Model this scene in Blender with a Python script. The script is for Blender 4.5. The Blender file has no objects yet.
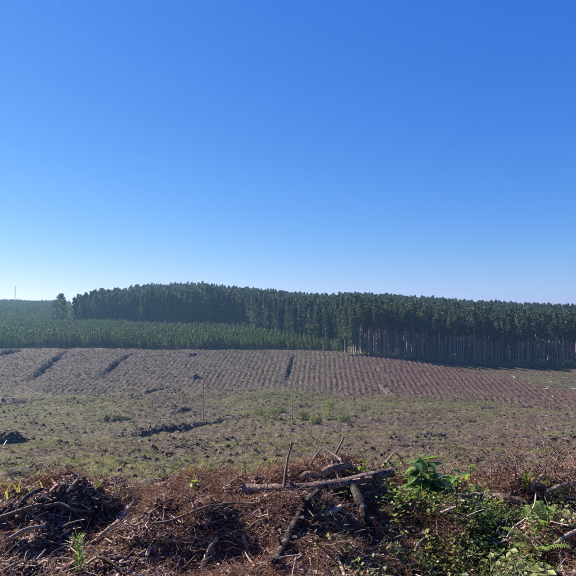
import bpy, math, random
import numpy as np
from mathutils import Vector

# ------------------------------------------------------------------ camera, sky, sun, exposure
scene = bpy.context.scene
EYE = 1.65
FPX = 565.0            # focal length in photograph pixels (576 wide)
CU, CV, HV = 288.0, 288.0, 305.0
PITCH = math.atan((HV - CV) / FPX)
SUN_EL = math.radians(33)
SUN_AZ = math.radians(-60)        # from +Y, negative = to the left

cam_data = bpy.data.cameras.new('camera')
cam = bpy.data.objects.new('camera', cam_data)
scene.collection.objects.link(cam)
cam.location = (0, 0, EYE)
cam.rotation_euler = (math.pi / 2 + PITCH, 0, 0)
cam_data.sensor_width = 36
cam_data.sensor_height = 36
cam_data.sensor_fit = 'HORIZONTAL'
cam_data.lens = 36 * FPX / 576
cam_data.clip_start = 0.05
cam_data.clip_end = 8000
scene.camera = cam

world = bpy.data.worlds.new('World')
scene.world = world
world.use_nodes = True
wn = world.node_tree
for n in list(wn.nodes):
    wn.nodes.remove(n)
w_out = wn.nodes.new('ShaderNodeOutputWorld')
w_bg = wn.nodes.new('ShaderNodeBackground')
w_sky = wn.nodes.new('ShaderNodeTexSky')
w_sky.sky_type = 'NISHITA'
w_sky.sun_disc = False
w_sky.sun_elevation = SUN_EL
w_sky.sun_rotation = SUN_AZ
w_sky.altitude = 400
w_sky.air_density = 1.0
w_sky.dust_density = 0.1
w_sky.ozone_density = 2.0
# the phone's colour rendering of the blue sky: one tone curve per channel, the same in every direction
EXPOSURE = 1.62
SKY = 0.10
w_sep = wn.nodes.new('ShaderNodeSeparateColor'); w_com = wn.nodes.new('ShaderNodeCombineColor')
wn.links.new(w_sky.outputs[0], w_sep.inputs[0])
for ch, (pw_, k_) in enumerate(((1.34, 0.75), (0.93, 0.80), (0.40, 1.06))):
    a_ = wn.nodes.new('ShaderNodeMath'); a_.operation = 'MULTIPLY'; a_.inputs[1].default_value = 0.1
    b_ = wn.nodes.new('ShaderNodeMath'); b_.operation = 'POWER'; b_.inputs[1].default_value = pw_
    c_ = wn.nodes.new('ShaderNodeMath'); c_.operation = 'MULTIPLY'; c_.inputs[1].default_value = k_ / SKY / 2 ** EXPOSURE
    wn.links.new(w_sep.outputs[ch], a_.inputs[0]); wn.links.new(a_.outputs[0], b_.inputs[0])
    wn.links.new(b_.outputs[0], c_.inputs[0]); wn.links.new(c_.outputs[0], w_com.inputs[ch])
w_bg.inputs['Strength'].default_value = SKY
wn.links.new(w_com.outputs[0], w_bg.inputs['Color'])
wn.links.new(w_bg.outputs[0], w_out.inputs['Surface'])

sun_data = bpy.data.lights.new('sun', 'SUN')
sun_data.energy = 5.0
sun_data.angle = math.radians(0.5)
sun_data.color = (1.0, 0.92, 0.81)
sun = bpy.data.objects.new('sun', sun_data)
scene.collection.objects.link(sun)
SDIR = Vector((math.sin(SUN_AZ) * math.cos(SUN_EL), math.cos(SUN_AZ) * math.cos(SUN_EL), math.sin(SUN_EL)))
sun.rotation_euler = SDIR.to_track_quat('Z', 'Y').to_euler()

scene.view_settings.view_transform = 'Standard'
scene.view_settings.look = 'None'
scene.view_settings.exposure = EXPOSURE
scene.view_settings.gamma = 1.0
scene.view_settings.use_curve_mapping = False
scene.render.engine = 'CYCLES'
scene.cycles.max_bounces = 6
scene.cycles.diffuse_bounces = 3
scene.cycles.glossy_bounces = 2
scene.cycles.transmission_bounces = 4
scene.cycles.volume_bounces = 0
scene.cycles.transparent_max_bounces = 4
scene.cycles.use_denoising = True

col = scene.collection
rng = np.random.default_rng(7)
random.seed(7)

# ------------------------------------------------------------------ helpers: noise
def _hash(ix, iy, seed):
    n = (ix.astype(np.int64) * 374761393 + iy.astype(np.int64) * 668265263 + seed * 1442695041) & 0x7fffffff
    n = ((n ^ (n >> 13)) * 1274126177) & 0x7fffffff
    n = n ^ (n >> 16)
    return (n & 0xffff) / 65535.0

def vnoise(x, y, seed=0):
    x = np.asarray(x, float); y = np.asarray(y, float)
    ix = np.floor(x); iy = np.floor(y)
    fx = x - ix; fy = y - iy
    fx = fx * fx * (3 - 2 * fx); fy = fy * fy * (3 - 2 * fy)
    ix = ix.astype(np.int64); iy = iy.astype(np.int64)
    a = _hash(ix, iy, seed); b = _hash(ix + 1, iy, seed)
    c = _hash(ix, iy + 1, seed); d = _hash(ix + 1, iy + 1, seed)
    return (a * (1 - fx) + b * fx) * (1 - fy) + (c * (1 - fx) + d * fx) * fy

def fbm(x, y, seed=0, octv=3):
    s = 0; amp = 1; tot = 0
    for k in range(octv):
        s = s + amp * (vnoise(x * 2 ** k + 13.7 * k, y * 2 ** k - 7.3 * k, seed + k) - 0.5)
        tot += amp; amp *= 0.5
    return s / tot * 2

def sstep(a, b, x):
    t = np.clip((np.asarray(x, float) - a) / (b - a), 0, 1)
    return t * t * (3 - 2 * t)

# ------------------------------------------------------------------ the lie of the land
TU = np.array([-300, 0, 100, 200, 300, 350, 420, 480, 530, 576, 900], float)
TD = np.array([8, 12, 16, 20, 30, 40, 55, 70, 100, 140, 170, 185, 200, 215, 235, 250,
               290, 330, 400, 500, 620, 800, 1500], float)
near_h = [2.7, 3.9, 4.9, 5.8, 8.2, 10.4, 13.4, 16.0]
FV = {  # picture rows of the ground at 100,140,170,185,200,215,235,250 m
    -300: (420, 400, 384, 376, 368, 361, 353, 349), 0: (420, 400, 384, 377, 368, 361, 353, 348),
    100: (420, 399, 383, 375, 367, 360, 352, 348), 200: (419, 399, 383, 375, 367, 360, 353, 349),
    300: (419, 399, 383, 375, 367, 360, 354, 350), 350: (419, 399, 384, 376, 368, 361, 354, 352),
    420: (420, 401, 387, 379, 371, 365, 358.5, 356), 480: (421, 403, 390, 381, 375, 373, 363, 360),
    530: (422, 405, 393, 385, 380, 376, 364.5, 361), 576: (424, 407, 396, 389, 383, 376, 365.5, 362),
    900: (426, 410, 398, 391, 384, 377, 367, 363)}
FH = {  # metres below the eye at 290,330,400,500,620,800,1500 m
    -300: (18.2, 16.2, 12.5, 5.6, -1, 6, 30), 0: (18.2, 16.2, 12.5, 5.6, -1.0, 6, 30),
    100: (17.5, 14.8, 12, 7, 1.5, 10, 30), 200: (17.5, 14.6, 12, 6, -1.5, 8, 30),
    300: (18, 15.5, 13, 10, 7.5, 14, 30), 350: (19.5, 18, 16, 12.5, 10.5, 16, 30),
    420: (22, 21, 19, 16, 14, 20, 30), 480: (23.5, 22.5, 21, 19, 17.5, 23, 32),
    530: (24, 23.3, 22, 20.5, 20, 25, 33), 576: (24.5, 24, 23, 22, 22, 27, 34),
    900: (25, 25, 25, 25, 26, 30, 36)}
tab = np.zeros((len(TU), len(TD)))
for i, u in enumerate(TU):
    h = list(near_h)
    for v, d in zip(FV[int(u)], TD[8:16]):
        h.append((v - HV) / FPX * d)
    h += list(FH[int(u)])
    tab[i] = h
# resample on a fine grid and smooth
GU = np.linspace(-300, 900, 121)
GL = np.linspace(math.log(8), math.log(1500), 260)
t1 = np.array([np.interp(GL, np.log(TD), tab[i]) for i in range(len(TU))])
t2 = np.array([np.interp(GU, TU, t1[:, j]) for j in range(len(GL))]).T
def smooth(a, n, ax):
    pad = [(n, n) if k == ax else (0, 0) for k in (0, 1)]
    p = np.pad(a, pad, mode='edge')
    out = sum(np.take(p, range(k, k + a.shape[ax]), axis=ax) for k in range(2 * n + 1))
    return out / (2 * n + 1)
GT = smooth(smooth(smooth(t2, 2, 1), 4, 0), 2, 0)

CREST_U = np.array([-200, 0, 40, 75, 110, 150, 200, 250, 300, 350, 400, 450, 500, 540, 576, 800], float)
CREST_V = np.array([490, 494, 487, 483, 497, 500, 494, 489, 481, 474, 484, 494, 493, 484, 474, 480], float)
NR = np.array([0, 1, 2, 3.0, 4.0, 4.6, 5.2, 5.9, 6.8, 8.0])
NZ = np.array([0, -0.02, -0.12, -0.20, -0.23, -0.12, 0.0, -0.18, -0.62, -1.05])

LUMPS = []   # (x, y, radius, height) extra lumps and hollows of the near bank

def polar(x, y):
    r = np.hypot(x, y)
    th = np.arctan2(x, y)
    tc = np.clip(th, -0.8, 0.8)
    d = r * np.cos(tc)
    u = np.clip(CU + FPX * np.tan(tc), -299, 899)
    return r, th, d, u

def base_height(x, y):
    x = np.asarray(x, float); y = np.asarray(y, float)
    r, th, d, u = polar(x, y)
    dl = np.log(np.clip(d, 8, 1499))
    fu = (u + 300) / 1200 * (len(GU) - 1)
    fl = (dl - GL[0]) / (GL[-1] - GL[0]) * (len(GL) - 1)
    iu = np.clip(fu.astype(int), 0, len(GU) - 2); il = np.clip(fl.astype(int), 0, len(GL) - 2)
    a = fu - iu; b = fl - il
    h = (GT[iu, il] * (1 - a) + GT[iu + 1, il] * a) * (1 - b) + (GT[iu, il + 1] * (1 - a) + GT[iu + 1, il + 1] * a) * b
    zfar = EYE - h
    zn = np.interp(d, NR, NZ)
    vc = np.interp(u, CREST_U, CREST_V)
    zc = EYE - (vc + 5 - HV) / FPX * 5.2
    zn = zn + zc * np.exp(-((d - 5.15) / 0.75) ** 2)
    z = np.where(d < 8.0, zn, zfar)
    # behind the camera the ground stays level
    back = sstep(0.9, 1.6, np.abs(th))
    z = z * (1 - back) + (-0.3 - 0.0 * r) * back
    return z

ROWU, ROWV = 318.0, 222.0
def row_phase(x, y):
    r, th, d, u = polar(x, y)
    h = EYE - base_height(x, y)
    v = HV + FPX * h / np.maximum(d, 1)
    return (u - ROWU) / np.maximum(v - ROWV, 20) * 29.0 + 0.30 * fbm(np.asarray(x) / 9, np.asarray(y) / 14, 77, 3), u, v, d

def slope_zone(u, v, d):
    """1 on the replanted slope with its furrows"""
    top = sstep(252, 244, d)
    low = sstep(138, 172, d + 16 * fbm(u / 45.0, d / 14.0, 79, 3) + np.where(u > 288, .07, -.02) * (u - 288))
    right = 1 - sstep(0, 14, u - np.interp(d, [130, 150, 170, 185, 200, 215, 235, 250], [690, 640, 590, 545, 500, 460, 415, 370]))
    return top * low * right

def height(x, y, micro=True):
    x = np.asarray(x, float); y = np.asarray(y, float)
    z = base_height(x, y)
    if not micro:
        return z
    r, th, d, u = polar(x, y)
    front = 1 - sstep(0.9, 1.4, np.abs(th))
    near = sstep(2.2, 3.6, d) * (1 - sstep(6.2, 9, d)) * front
    z = z + near * (0.21 * fbm(x / 0.75, y / 0.6, 11, 2) + 0.12 * fbm(x / 0.22, y / 0.2, 21, 2) + 0.022 * fbm(x / 0.07, y / 0.07, 31, 2))
    for (lx, ly, lr, lh) in LUMPS:
        z = z + lh * np.exp(-((x - lx) ** 2 + (y - ly) ** 2) / (lr * lr))
    mid = sstep(6.5, 11, d) * (1 - sstep(300, 400, d)) * front
    z = z + mid * ((0.46 - 0.30 * sstep(130, 165, d)) * fbm(x / 2.6, y / 2.6, 41, 3) + 0.22 * fbm(x / 0.7, y / 0.7, 51, 2) * (1 - sstep(60, 140, d)))
    z = z + mid * 0.8 * fbm(x / 14, y / 11, 61, 2) * sstep(14, 45, d) * (1 - 0.75 * sstep(150, 175, d))
    ph, u2, v2, d2 = row_phase(x, y)
    sz = slope_zone(u2, v2, d2)
    z = z + sz * 0.16 * np.cos(2 * np.pi * ph) * (0.15 + 1.4 * vnoise(x / 4, y / 6, 71))
    # faint rows lower down as well
    lo = sstep(60, 75, d) * (1 - sstep(104, 115, d)) * sstep(150, 200, u2) * (1 - sstep(330, 380, u2))
    z = z + lo * 0.05 * np.cos(2 * np.pi * ph * 0.75)
    return z

def hit(u, v, lift=0.0):
    """point of the ground seen at photograph pixel (u, v)"""
    kx = (u - CU) / FPX
    # exact ray with the small pitch
    fy, fz = math.cos(PITCH), math.sin(PITCH)
    uy, uz = -math.sin(PITCH), math.cos(PITCH)
    cv = -(v - CV) / FPX
    dx, dy, dz = kx, fy + cv * uy, fz + cv * uz
    t = np.concatenate([np.arange(2.5, 12, 0.01), np.exp(np.linspace(math.log(12), math.log(700), 2500))])
    xs, ys, zs = dx * t, dy * t, EYE + dz * t
    below = zs < gheight(xs, ys) + lift
    k = int(np.argmax(below)) if below.any() else len(t) - 1
    return Vector((xs[k], ys[k], zs[k]))

def at_dist(u, v, dist):
    """point at pixel (u, v) at forward distance dist"""
    cv = -(v - CV) / FPX
    dx, dy, dz = (u - CU) / FPX, math.cos(PITCH) - cv * math.sin(PITCH), math.sin(PITCH) + cv * math.cos(PITCH)
    t = dist / dy
    return Vector((dx * t, dist, EYE + dz * t))

GRID = {}
def gheight(x, y):
    '''height read back from the finished ground sheet (fast)'''
    if not GRID:
        return height(x, y)
    r = np.hypot(x, y); th = np.arctan2(x, y)
    a = np.interp(r, GRID['r'], GRID['ri']); b = np.interp(th, GRID['th'], GRID['ti'])
    i = np.minimum(a.astype(int), len(GRID['r']) - 2); j = np.minimum(b.astype(int), len(GRID['th']) - 2)
    a = a - i; b = b - j; Z = GRID['z']
    return (Z[i, j] * (1 - b) + Z[i, j + 1] * b) * (1 - a) + (Z[i + 1, j] * (1 - b) + Z[i + 1, j + 1] * b) * a
def gz(x, y):
    return float(gheight(np.array([x]), np.array([y]))[0])

def lump(u, v, rad, hh):
    p = hit(u, v)
    LUMPS.append((p.x, p.y, rad, hh))
for a in ((70, 503, .30, .07), (30, 508, .22, .05), (112, 520, .26, -.20), (60, 545, .30, -.16), (15, 560, .2, .12), (150, 540, .3, .12),
          (235, 545, .28, -.14), (330, 545, .34, .10), (372, 530, .2, -.12), (455, 572, .40, -.26), (450, 515, .40, .08), (545, 560, .3, -.10),
          (570, 565, .2, .14), (180, 505, .35, .05), (335, 478, .3, .06)):
    lump(*a)

# ------------------------------------------------------------------ helpers: objects, materials
def tag(o, label=None, cat=None, group=None, kind=None):
    if label: o['label'] = label
    if cat: o['category'] = cat
    if group: o['group'] = group
    if kind: o['kind'] = kind
    return o

def link(o, parent=None):
    col.objects.link(o)
    if parent is not None:
        o.parent = parent
    return o

def empty(name, loc=(0, 0, 0), rz=0.0):
    o = bpy.data.objects.new(name, None)
    o.location = loc
    o.rotation_euler = (0, 0, rz)
    o.empty_display_size = 0.1
    return link(o)

def mesh_np(name, co, faces, mat, smooth_shade=False):
    me = bpy.data.meshes.new(name)
    co = np.asarray(co, np.float32).reshape(-1, 3)
    me.vertices.add(len(co)); me.vertices.foreach_set('co', co.ravel())
    lens = np.array([len(f) for f in faces], np.int32) if not isinstance(faces, np.ndarray) else np.full(len(faces), faces.shape[1], np.int32)
    flat = faces.ravel().astype(np.int32) if isinstance(faces, np.ndarray) else np.fromiter((i for f in faces for i in f), np.int32)
    me.loops.add(len(flat)); me.loops.foreach_set('vertex_index', flat)
    me.polygons.add(len(lens))
    st = np.zeros(len(lens), np.int32); st[1:] = np.cumsum(lens)[:-1]
    me.polygons.foreach_set('loop_start', st); me.polygons.foreach_set('loop_total', lens)
    if smooth_shade:
        me.polygons.foreach_set('use_smooth', np.ones(len(lens), bool))
    me.update(calc_edges=True)
    me.validate()
    if mat: me.materials.append(mat)
    return me

class MB:
    def __init__(s): s.v = []; s.f = []
    def tri(s, *p):
        k = len(s.v); s.v += [tuple(q) for q in p]; s.f.append(tuple(range(k, k + len(p))))
    def tube(s, pts, rad, n=6, seed=0, rough=0.0, cap=True, jag=0.0):
        rn = random.Random(seed)
        pts = [Vector(p) for p in pts]
        k0 = len(s.v); m = len(pts)
        up = Vector((0.13, 0.21, 1))
        for i, p in enumerate(pts):
            t = (pts[min(i + 1, m - 1)] - pts[max(i - 1, 0)]).normalized()
            a = t.cross(up)
            if a.length < 1e-3: a = t.cross(Vector((1, 0, 0)))
            a.normalize(); b = a.cross(t)
            r = rad[i] if hasattr(rad, '__len__') else rad
            for j in range(n):
                an = 2 * math.pi * j / n
                rr = r * (1 + rough * (rn.random() - 0.5) * 1.2 + (rough * 1.6 * float(fbm(np.array([i * .33 + seed]), np.array([math.sin(an) + math.cos(an) * .7 + seed * 3.1]), 3, 2)[0]) if rough > .09 and n > 6 else 0))
                off = t * (jag * r * (rn.random() - .5) * 2) if i in (0, m - 1) else Vector()
                s.v.append(tuple(p + a * (math.cos(an) * rr) + b * (math.sin(an) * rr) + off))
        for i in range(m - 1):
            for j in range(n):
                j2 = (j + 1) % n
                s.f.append((k0 + i * n + j, k0 + i * n + j2, k0 + (i + 1) * n + j2, k0 + (i + 1) * n + j))
        if cap:
            for i, rev in ((0, True), (m - 1, False)):
                c = len(s.v); s.v.append(tuple(pts[i]))
                for j in range(n):
                    j2 = (j + 1) % n
                    q = (k0 + i * n + j, k0 + i * n + j2, c)
                    s.f.append(q[::-1] if not rev else q)
        return s
    def mesh(s, name, mat, smooth_shade=False):
        return mesh_np(name, np.array(s.v), s.f, mat, smooth_shade)
    def build(s, name, mat, parent=None, smooth_shade=False):
        return link(bpy.data.objects.new(name, s.mesh(name, mat, smooth_shade)), parent)

def polyline(pts, n):
    """smooth Catmull-Rom through pts"""
    P = [Vector(p) for p in pts]
    P = [P[0] * 2 - P[1]] + P + [P[-1] * 2 - P[-2]]
    out = []
    segs = len(P) - 3
    for k in range(n):
        t = k / (n - 1) * segs
        i = min(int(t), segs - 1); f = t - i
        a, b, c, d = P[i:i + 4]
        out.append(0.5 * ((2 * b) + (c - a) * f + (2 * a - 5 * b + 4 * c - d) * f * f + (3 * b - 3 * c + d - a) * f ** 3))
    return out

def material(name, stops, rough=0.85, transl=0.0, noise=None, bump=0.0, bump_scale=40, mix_noise=0.5, coords='Object', spec=0.25, tcol=1.0):
    """colour from a ramp driven by the object's own random value mixed with noise"""
    m = bpy.data.materials.new(name); m.use_nodes = True
    nt = m.node_tree; N = nt.nodes; L = nt.links
    for n in list(N): N.remove(n)
    out = N.new('ShaderNodeOutputMaterial')
    p = N.new('ShaderNodeBsdfPrincipled')
    p.inputs['Roughness'].default_value = rough
    p.inputs['Specular IOR Level'].default_value = spec
    info = N.new('ShaderNodeObjectInfo')
    tc = N.new('ShaderNodeTexCoord')
    ramp = N.new('ShaderNodeValToRGB')
    el = ramp.color_ramp.elements
    while len(el) > 1: el.remove(el[-1])
    for k, c in enumerate(stops):
        pos = k / max(1, len(stops) - 1)
        e = el[0] if k == 0 else el.new(pos)
        e.position = pos; e.color = (*c, 1)
    fac = info.outputs['Random']
    if noise:
        nz = N.new('ShaderNodeTexNoise')
        nz.inputs['Scale'].default_value = noise
        nz.inputs['Detail'].default_value = 4
        L.new(tc.outputs[coords], nz.inputs['Vector'])
        mp = N.new('ShaderNodeMapRange')
        mp.inputs['From Min'].default_value = 0.25; mp.inputs['From Max'].default_value = 0.75
        L.new(nz.outputs['Fac'], mp.inputs['Value'])
        mx = N.new('ShaderNodeMix')
        mx.inputs[0].default_value = mix_noise
        L.new(info.outputs['Random'], mx.inputs[2]); L.new(mp.outputs[0], mx.inputs[3])
        fac = mx.outputs[0]
    L.new(fac, ramp.inputs['Fac'])
    L.new(ramp.outputs['Color'], p.inputs['Base Color'])
    if bump:
        bn = N.new('ShaderNodeTexNoise'); bn.inputs['Scale'].default_value = bump_scale; bn.inputs['Detail'].default_value = 5
        L.new(tc.outputs[coords], bn.inputs['Vector'])
        b = N.new('ShaderNodeBump'); b.inputs['Strength'].default_value = bump; b.inputs['Distance'].default_value = 0.02
        L.new(bn.outputs['Fac'], b.inputs['Height']); L.new(b.outputs[0], p.inputs['Normal'])
    if transl:
        tr = N.new('ShaderNodeBsdfTranslucent')
        mul = N.new('ShaderNodeMix'); mul.data_type = 'RGBA'; mul.blend_type = 'MULTIPLY'
        mul.inputs[0].default_value = 1.0
        L.new(ramp.outputs['Color'], mul.inputs[6]); mul.inputs[7].default_value = (1.25 * tcol, 1.3 * tcol, 0.6 * tcol, 1)
        L.new(mul.outputs[2], tr.inputs['Color'])
        ms = N.new('ShaderNodeMixShader'); ms.inputs[0].default_value = transl
        L.new(p.outputs[0], ms.inputs[1]); L.new(tr.outputs[0], ms.inputs[2]); L.new(ms.outputs[0], out.inputs['Surface'])
    else:
        L.new(p.outputs[0], out.inputs['Surface'])
    return m

M = {}
M['pine_crown'] = material('pine_crown', [(.030, .045, .026), (.052, .074, .037), (.090, .110, .050)], .6, .30, .35, mix_noise=.35)
M['young_crown'] = material('young_crown', [(.055, .086, .046), (.090, .130, .060), (.14, .175, .075)], .6, .32, .8, mix_noise=.35)
M['trunk'] = material('pine_trunk', [(.20, .155, .125), (.30, .24, .20), (.40, .34, .29)], .9, 0, 3.0, .3, 12)
M['dead_wood'] = material('dead_wood', [(.16, .13, .11), (.26, .22, .19), (.36, .32, .28)], .9, 0, 4, .4, 30)
M['needle'] = material('dry_needles', [(.075, .030, .022), (.155, .068, .049), (.26, .14, .104), (.42, .28, .22)], .65, .15, None, spec=.3)
M['chip'] = material('bark_chips', [(.06, .032, .026), (.15, .078, .062), (.27, .16, .13), (.46, .34, .28)], .85, 0, 30, .4, 60)
M['clod'] = material('soil_clods', [(.045, .026, .021), (.09, .048, .039), (.17, .092, .076)], .95, 0, 30, 1.0, 70, mix_noise=.6)
M['twig'] = material('dry_twigs', [(.06, .042, .035), (.12, .088, .072), (.22, .175, .145), (.36, .30, .25)], .85, 0, 15, .3, 60, mix_noise=.3)
M['bark'] = material('log_bark', [(.04, .03, .027), (.11, .075, .064), (.18, .125, .108), (.30, .225, .195)], .92, 0, 14, .9, 45, mix_noise=.85)
M['dark_bark'] = material('dark_bark', [(.018, .014, .013), (.035, .027, .024), (.065, .05, .044), (.16, .13, .115)], .92, 0, 16, .9, 45, mix_noise=.9)
M['pale_wood'] = material('pale_wood', [(.15, .105, .085), (.26, .19, .155), (.38, .30, .25)], .8, 0, 20, .6, 60, mix_noise=.8)
M['white_wood'] = material('bleached_wood', [(.45, .41, .36), (.60, .56, .50), (.72, .68, .62)], .8, 0, 20, .4, 60, mix_noise=.6)
M['cut'] = material('cut_face', [(.42, .31, .22), (.52, .40, .29)], .85, 0, 30, .3, 60)
M['grass'] = material('grass', [(.066, .074, .026), (.12, .128, .042), (.19, .185, .064), (.30, .26, .115)], .6, .35, None)
M['weed'] = material('weed_leaves', [(.03, .055, .018), (.06, .10, .027), (.115, .155, .04), (.23, .25, .08)], .5, .4, None, spec=.4)
M['leaf'] = material('broad_leaves', [(.045, .105, .022), (.085, .16, .035), (.15, .225, .05)], .42, .42, 8, spec=.5, mix_noise=.4)
M['bright_leaf'] = material('bright_leaves', [(.12, .20, .035), (.19, .27, .05), (.27, .32, .07)], .5, .45, 8, mix_noise=.4)
M['fern'] = material('fern', [(.14, .22, .05), (.22, .29, .07)], .55, .4, 8)
M['seedling'] = material('seedling_needles', [(.10, .17, .05), (.17, .24, .08), (.25, .30, .11)], .5, .4, 30)
M['shrub'] = material('shrub', [(.075, .10, .04), (.12, .145, .055), (.17, .18, .075)], .65, .3, 2)
M['sunlit_bush'] = material('sunlit_bush', [(.14, .17, .07), (.20, .225, .095), (.27, .28, .13)], .65, .3, 1)  # paler copy of shrub: sunlight on the stand-edge bushes put into the colour
M['litter'] = material('dry_litter', [(.048, .035, .028), (.11, .082, .066), (.22, .175, .138), (.40, .34, .27)], .85, .1, 7, mix_noise=.65)
M['red_litter'] = material('red_litter', [(.045, .027, .023), (.095, .056, .048), (.18, .116, .098), (.34, .255, .22)], .85, .1, 7, mix_noise=.65)
M['lump'] = material('turned_soil', [(.03, .022, .018), (.06, .042, .034), (.11, .076, .062), (.20, .15, .12)], .95, 0, 9, .8, 14, mix_noise=.5)
M['slash'] = material('slash_brush', [(.055, .045, .045), (.10, .08, .075), (.17, .14, .13), (.26, .22, .2)], .9, 0, 1.5, .5, 6, mix_noise=.5)
M['heap'] = material('slash_heap', [(.03, .024, .02), (.06, .046, .039), (.10, .078, .066)], .95, 0, 1.5, .8, 6, mix_noise=.8)

def bark_material(name, dark, mid, pale):
    m = bpy.data.materials.new(name); m.use_nodes = True
    N = m.node_tree.nodes; L = m.node_tree.links
    p = N['Principled BSDF']; p.inputs['Roughness'].default_value = .93; p.inputs['Specular IOR Level'].default_value = .15
    tc = N.new('ShaderNodeTexCoord')
    n1 = N.new('ShaderNodeTexNoise'); n1.inputs['Scale'].default_value = 11; n1.inputs['Detail'].default_value = 7; n1.inputs['Roughness'].default_value = .65
    vo = N.new('ShaderNodeTexVoronoi'); vo.feature = 'DISTANCE_TO_EDGE'; vo.inputs['Scale'].default_value = 34
    n2 = N.new('ShaderNodeTexNoise'); n2.inputs['Scale'].default_value = 60; n2.inputs['Detail'].default_value = 4
    wrp = N.new('ShaderNodeVectorMath'); wrp.operation = 'MULTIPLY_ADD'; wrp.inputs[1].default_value = (.03, .03, .03)
    for n in (n1, n2): L.new(tc.outputs['Object'], n.inputs['Vector'])
    L.new(n2.outputs['Color'], wrp.inputs[0]); L.new(tc.outputs['Object'], wrp.inputs[2]); L.new(wrp.outputs[0], vo.inputs['Vector'])
    r = N.new('ShaderNodeValToRGB'); e = r.color_ramp.elements
    e[0].position = .36; e[0].color = (*dark, 1); e[1].position = .66; e[1].color = (*pale, 1); k = e.new(.5); k.color = (*mid, 1)
    L.new(n1.outputs['Fac'], r.inputs['Fac'])
    cr = N.new('ShaderNodeMapRange'); cr.inputs['From Max'].default_value = .12; cr.inputs['To Min'].default_value = .35
    L.new(vo.outputs['Distance'], cr.inputs['Value'])
    sc = N.new('ShaderNodeVectorMath'); sc.operation = 'SCALE'; L.new(r.outputs['Color'], sc.inputs[0]); L.new(cr.outputs[0], sc.inputs['Scale'])
    L.new(sc.outputs[0], p.inputs['Base Color'])
    ad = N.new('ShaderNodeMath'); ad.operation = 'ADD'; L.new(cr.outputs[0], ad.inputs[0]); L.new(n2.outputs['Fac'], ad.inputs[1])
    b = N.new('ShaderNodeBump'); b.inputs['Strength'].default_value = 1; b.inputs['Distance'].default_value = .008
    L.new(ad.outputs[0], b.inputs['Height']); L.new(b.outputs[0], p.inputs['Normal'])
    return m
M['bark'] = bark_material('log_bark', (.05, .036, .03), (.16, .105, .09), (.36, .26, .22))
M['dark_bark'] = bark_material('dark_bark', (.018, .014, .013), (.045, .035, .03), (.20, .16, .14))

# ground material: soil colour zones are a colour attribute, broken up by noise
def ground_material():
    m = bpy.data.materials.new('ground'); m.use_nodes = True
    nt = m.node_tree; N = nt.nodes; L = nt.links
    p = N['Principled BSDF']; p.inputs['Roughness'].default_value = .95; p.inputs['Specular IOR Level'].default_value = .15
    at = N.new('ShaderNodeAttribute'); at.attribute_name = 'soil'
    tc = N.new('ShaderNodeTexCoord')
    prev = at.outputs['Color']
    for sc, lo, hi in ((0.5, .75, 1.25), (1.9, .40, 1.60), (5.0, .50, 1.50), (38.0, .7, 1.3)):
        nz = N.new('ShaderNodeTexNoise'); nz.inputs['Scale'].default_value = sc; nz.inputs['Detail'].default_value = 5
        L.new(tc.outputs['Object'], nz.inputs['Vector'])
        mr = N.new('ShaderNodeMapRange'); mr.inputs['From Min'].default_value = .28; mr.inputs['From Max'].default_value = .72
        mr.inputs['To Min'].default_value = lo; mr.inputs['To Max'].default_value = hi
        L.new(nz.outputs['Fac'], mr.inputs['Value'])
        vm = N.new('ShaderNodeVectorMath'); vm.operation = 'SCALE'
        L.new(prev, vm.inputs[0]); L.new(mr.outputs[0], vm.inputs['Scale'])
        prev = vm.outputs[0]
    L.new(prev, p.inputs['Base Color'])
    bn = N.new('ShaderNodeTexNoise'); bn.inputs['Scale'].default_value = 9; bn.inputs['Detail'].default_value = 8
    L.new(tc.outputs['Object'], bn.inputs['Vector'])
    b = N.new('ShaderNodeBump'); b.inputs['Strength'].default_value = .7; b.inputs['Distance'].default_value = .06
    L.new(bn.outputs['Fac'], b.inputs['Height']); L.new(b.outputs[0], p.inputs['Normal'])
    return m
M['ground'] = ground_material()

# ------------------------------------------------------------------ the ground, one sheet
def zones(x, y):
    """(green, red, furrow-slope) weights of the ground cover"""
    ph, u, v, d = row_phase(x, y)
    sz = slope_zone(u, v, d)
    n1 = fbm(x / 9, y / 9, 101, 3); n2 = fbm(x / 2.2, y / 2.2, 111, 3)
    red = sstep(255, 400, u + 60 * n1) * (0.45 + 0.55 * sz)
    red = np.maximum(red, sstep(9.0, 6.0, d) * 0.9)
    green = (1 - sz) * sstep(6.5, 9, d) * np.clip(0.42 - 0.24 * sstep(300, 420, u) * sstep(130, 60, d) + 0.9 * n1 + 0.6 * n2, 0, 1)
    patch = np.exp(-((u - 28) / 45) ** 2 - ((v - 409) / 6) ** 2) + 0.8 * np.exp(-((u - 470) / 90) ** 2 - ((v - 404) / 9) ** 2) \
        + .6 * np.exp(-((u - 545) / 40) ** 2 - ((v - 384) / 6) ** 2) + .6 * np.exp(-((u - 265) / 50) ** 2 - ((v - 405) / 10) ** 2)
    green = np.clip(green + patch * (1 - sz * .5), 0, 1)
    green = np.maximum(green, 0.75 * sstep(246, 252, d))
    return green, red, sz, ph, u, v, d

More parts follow.
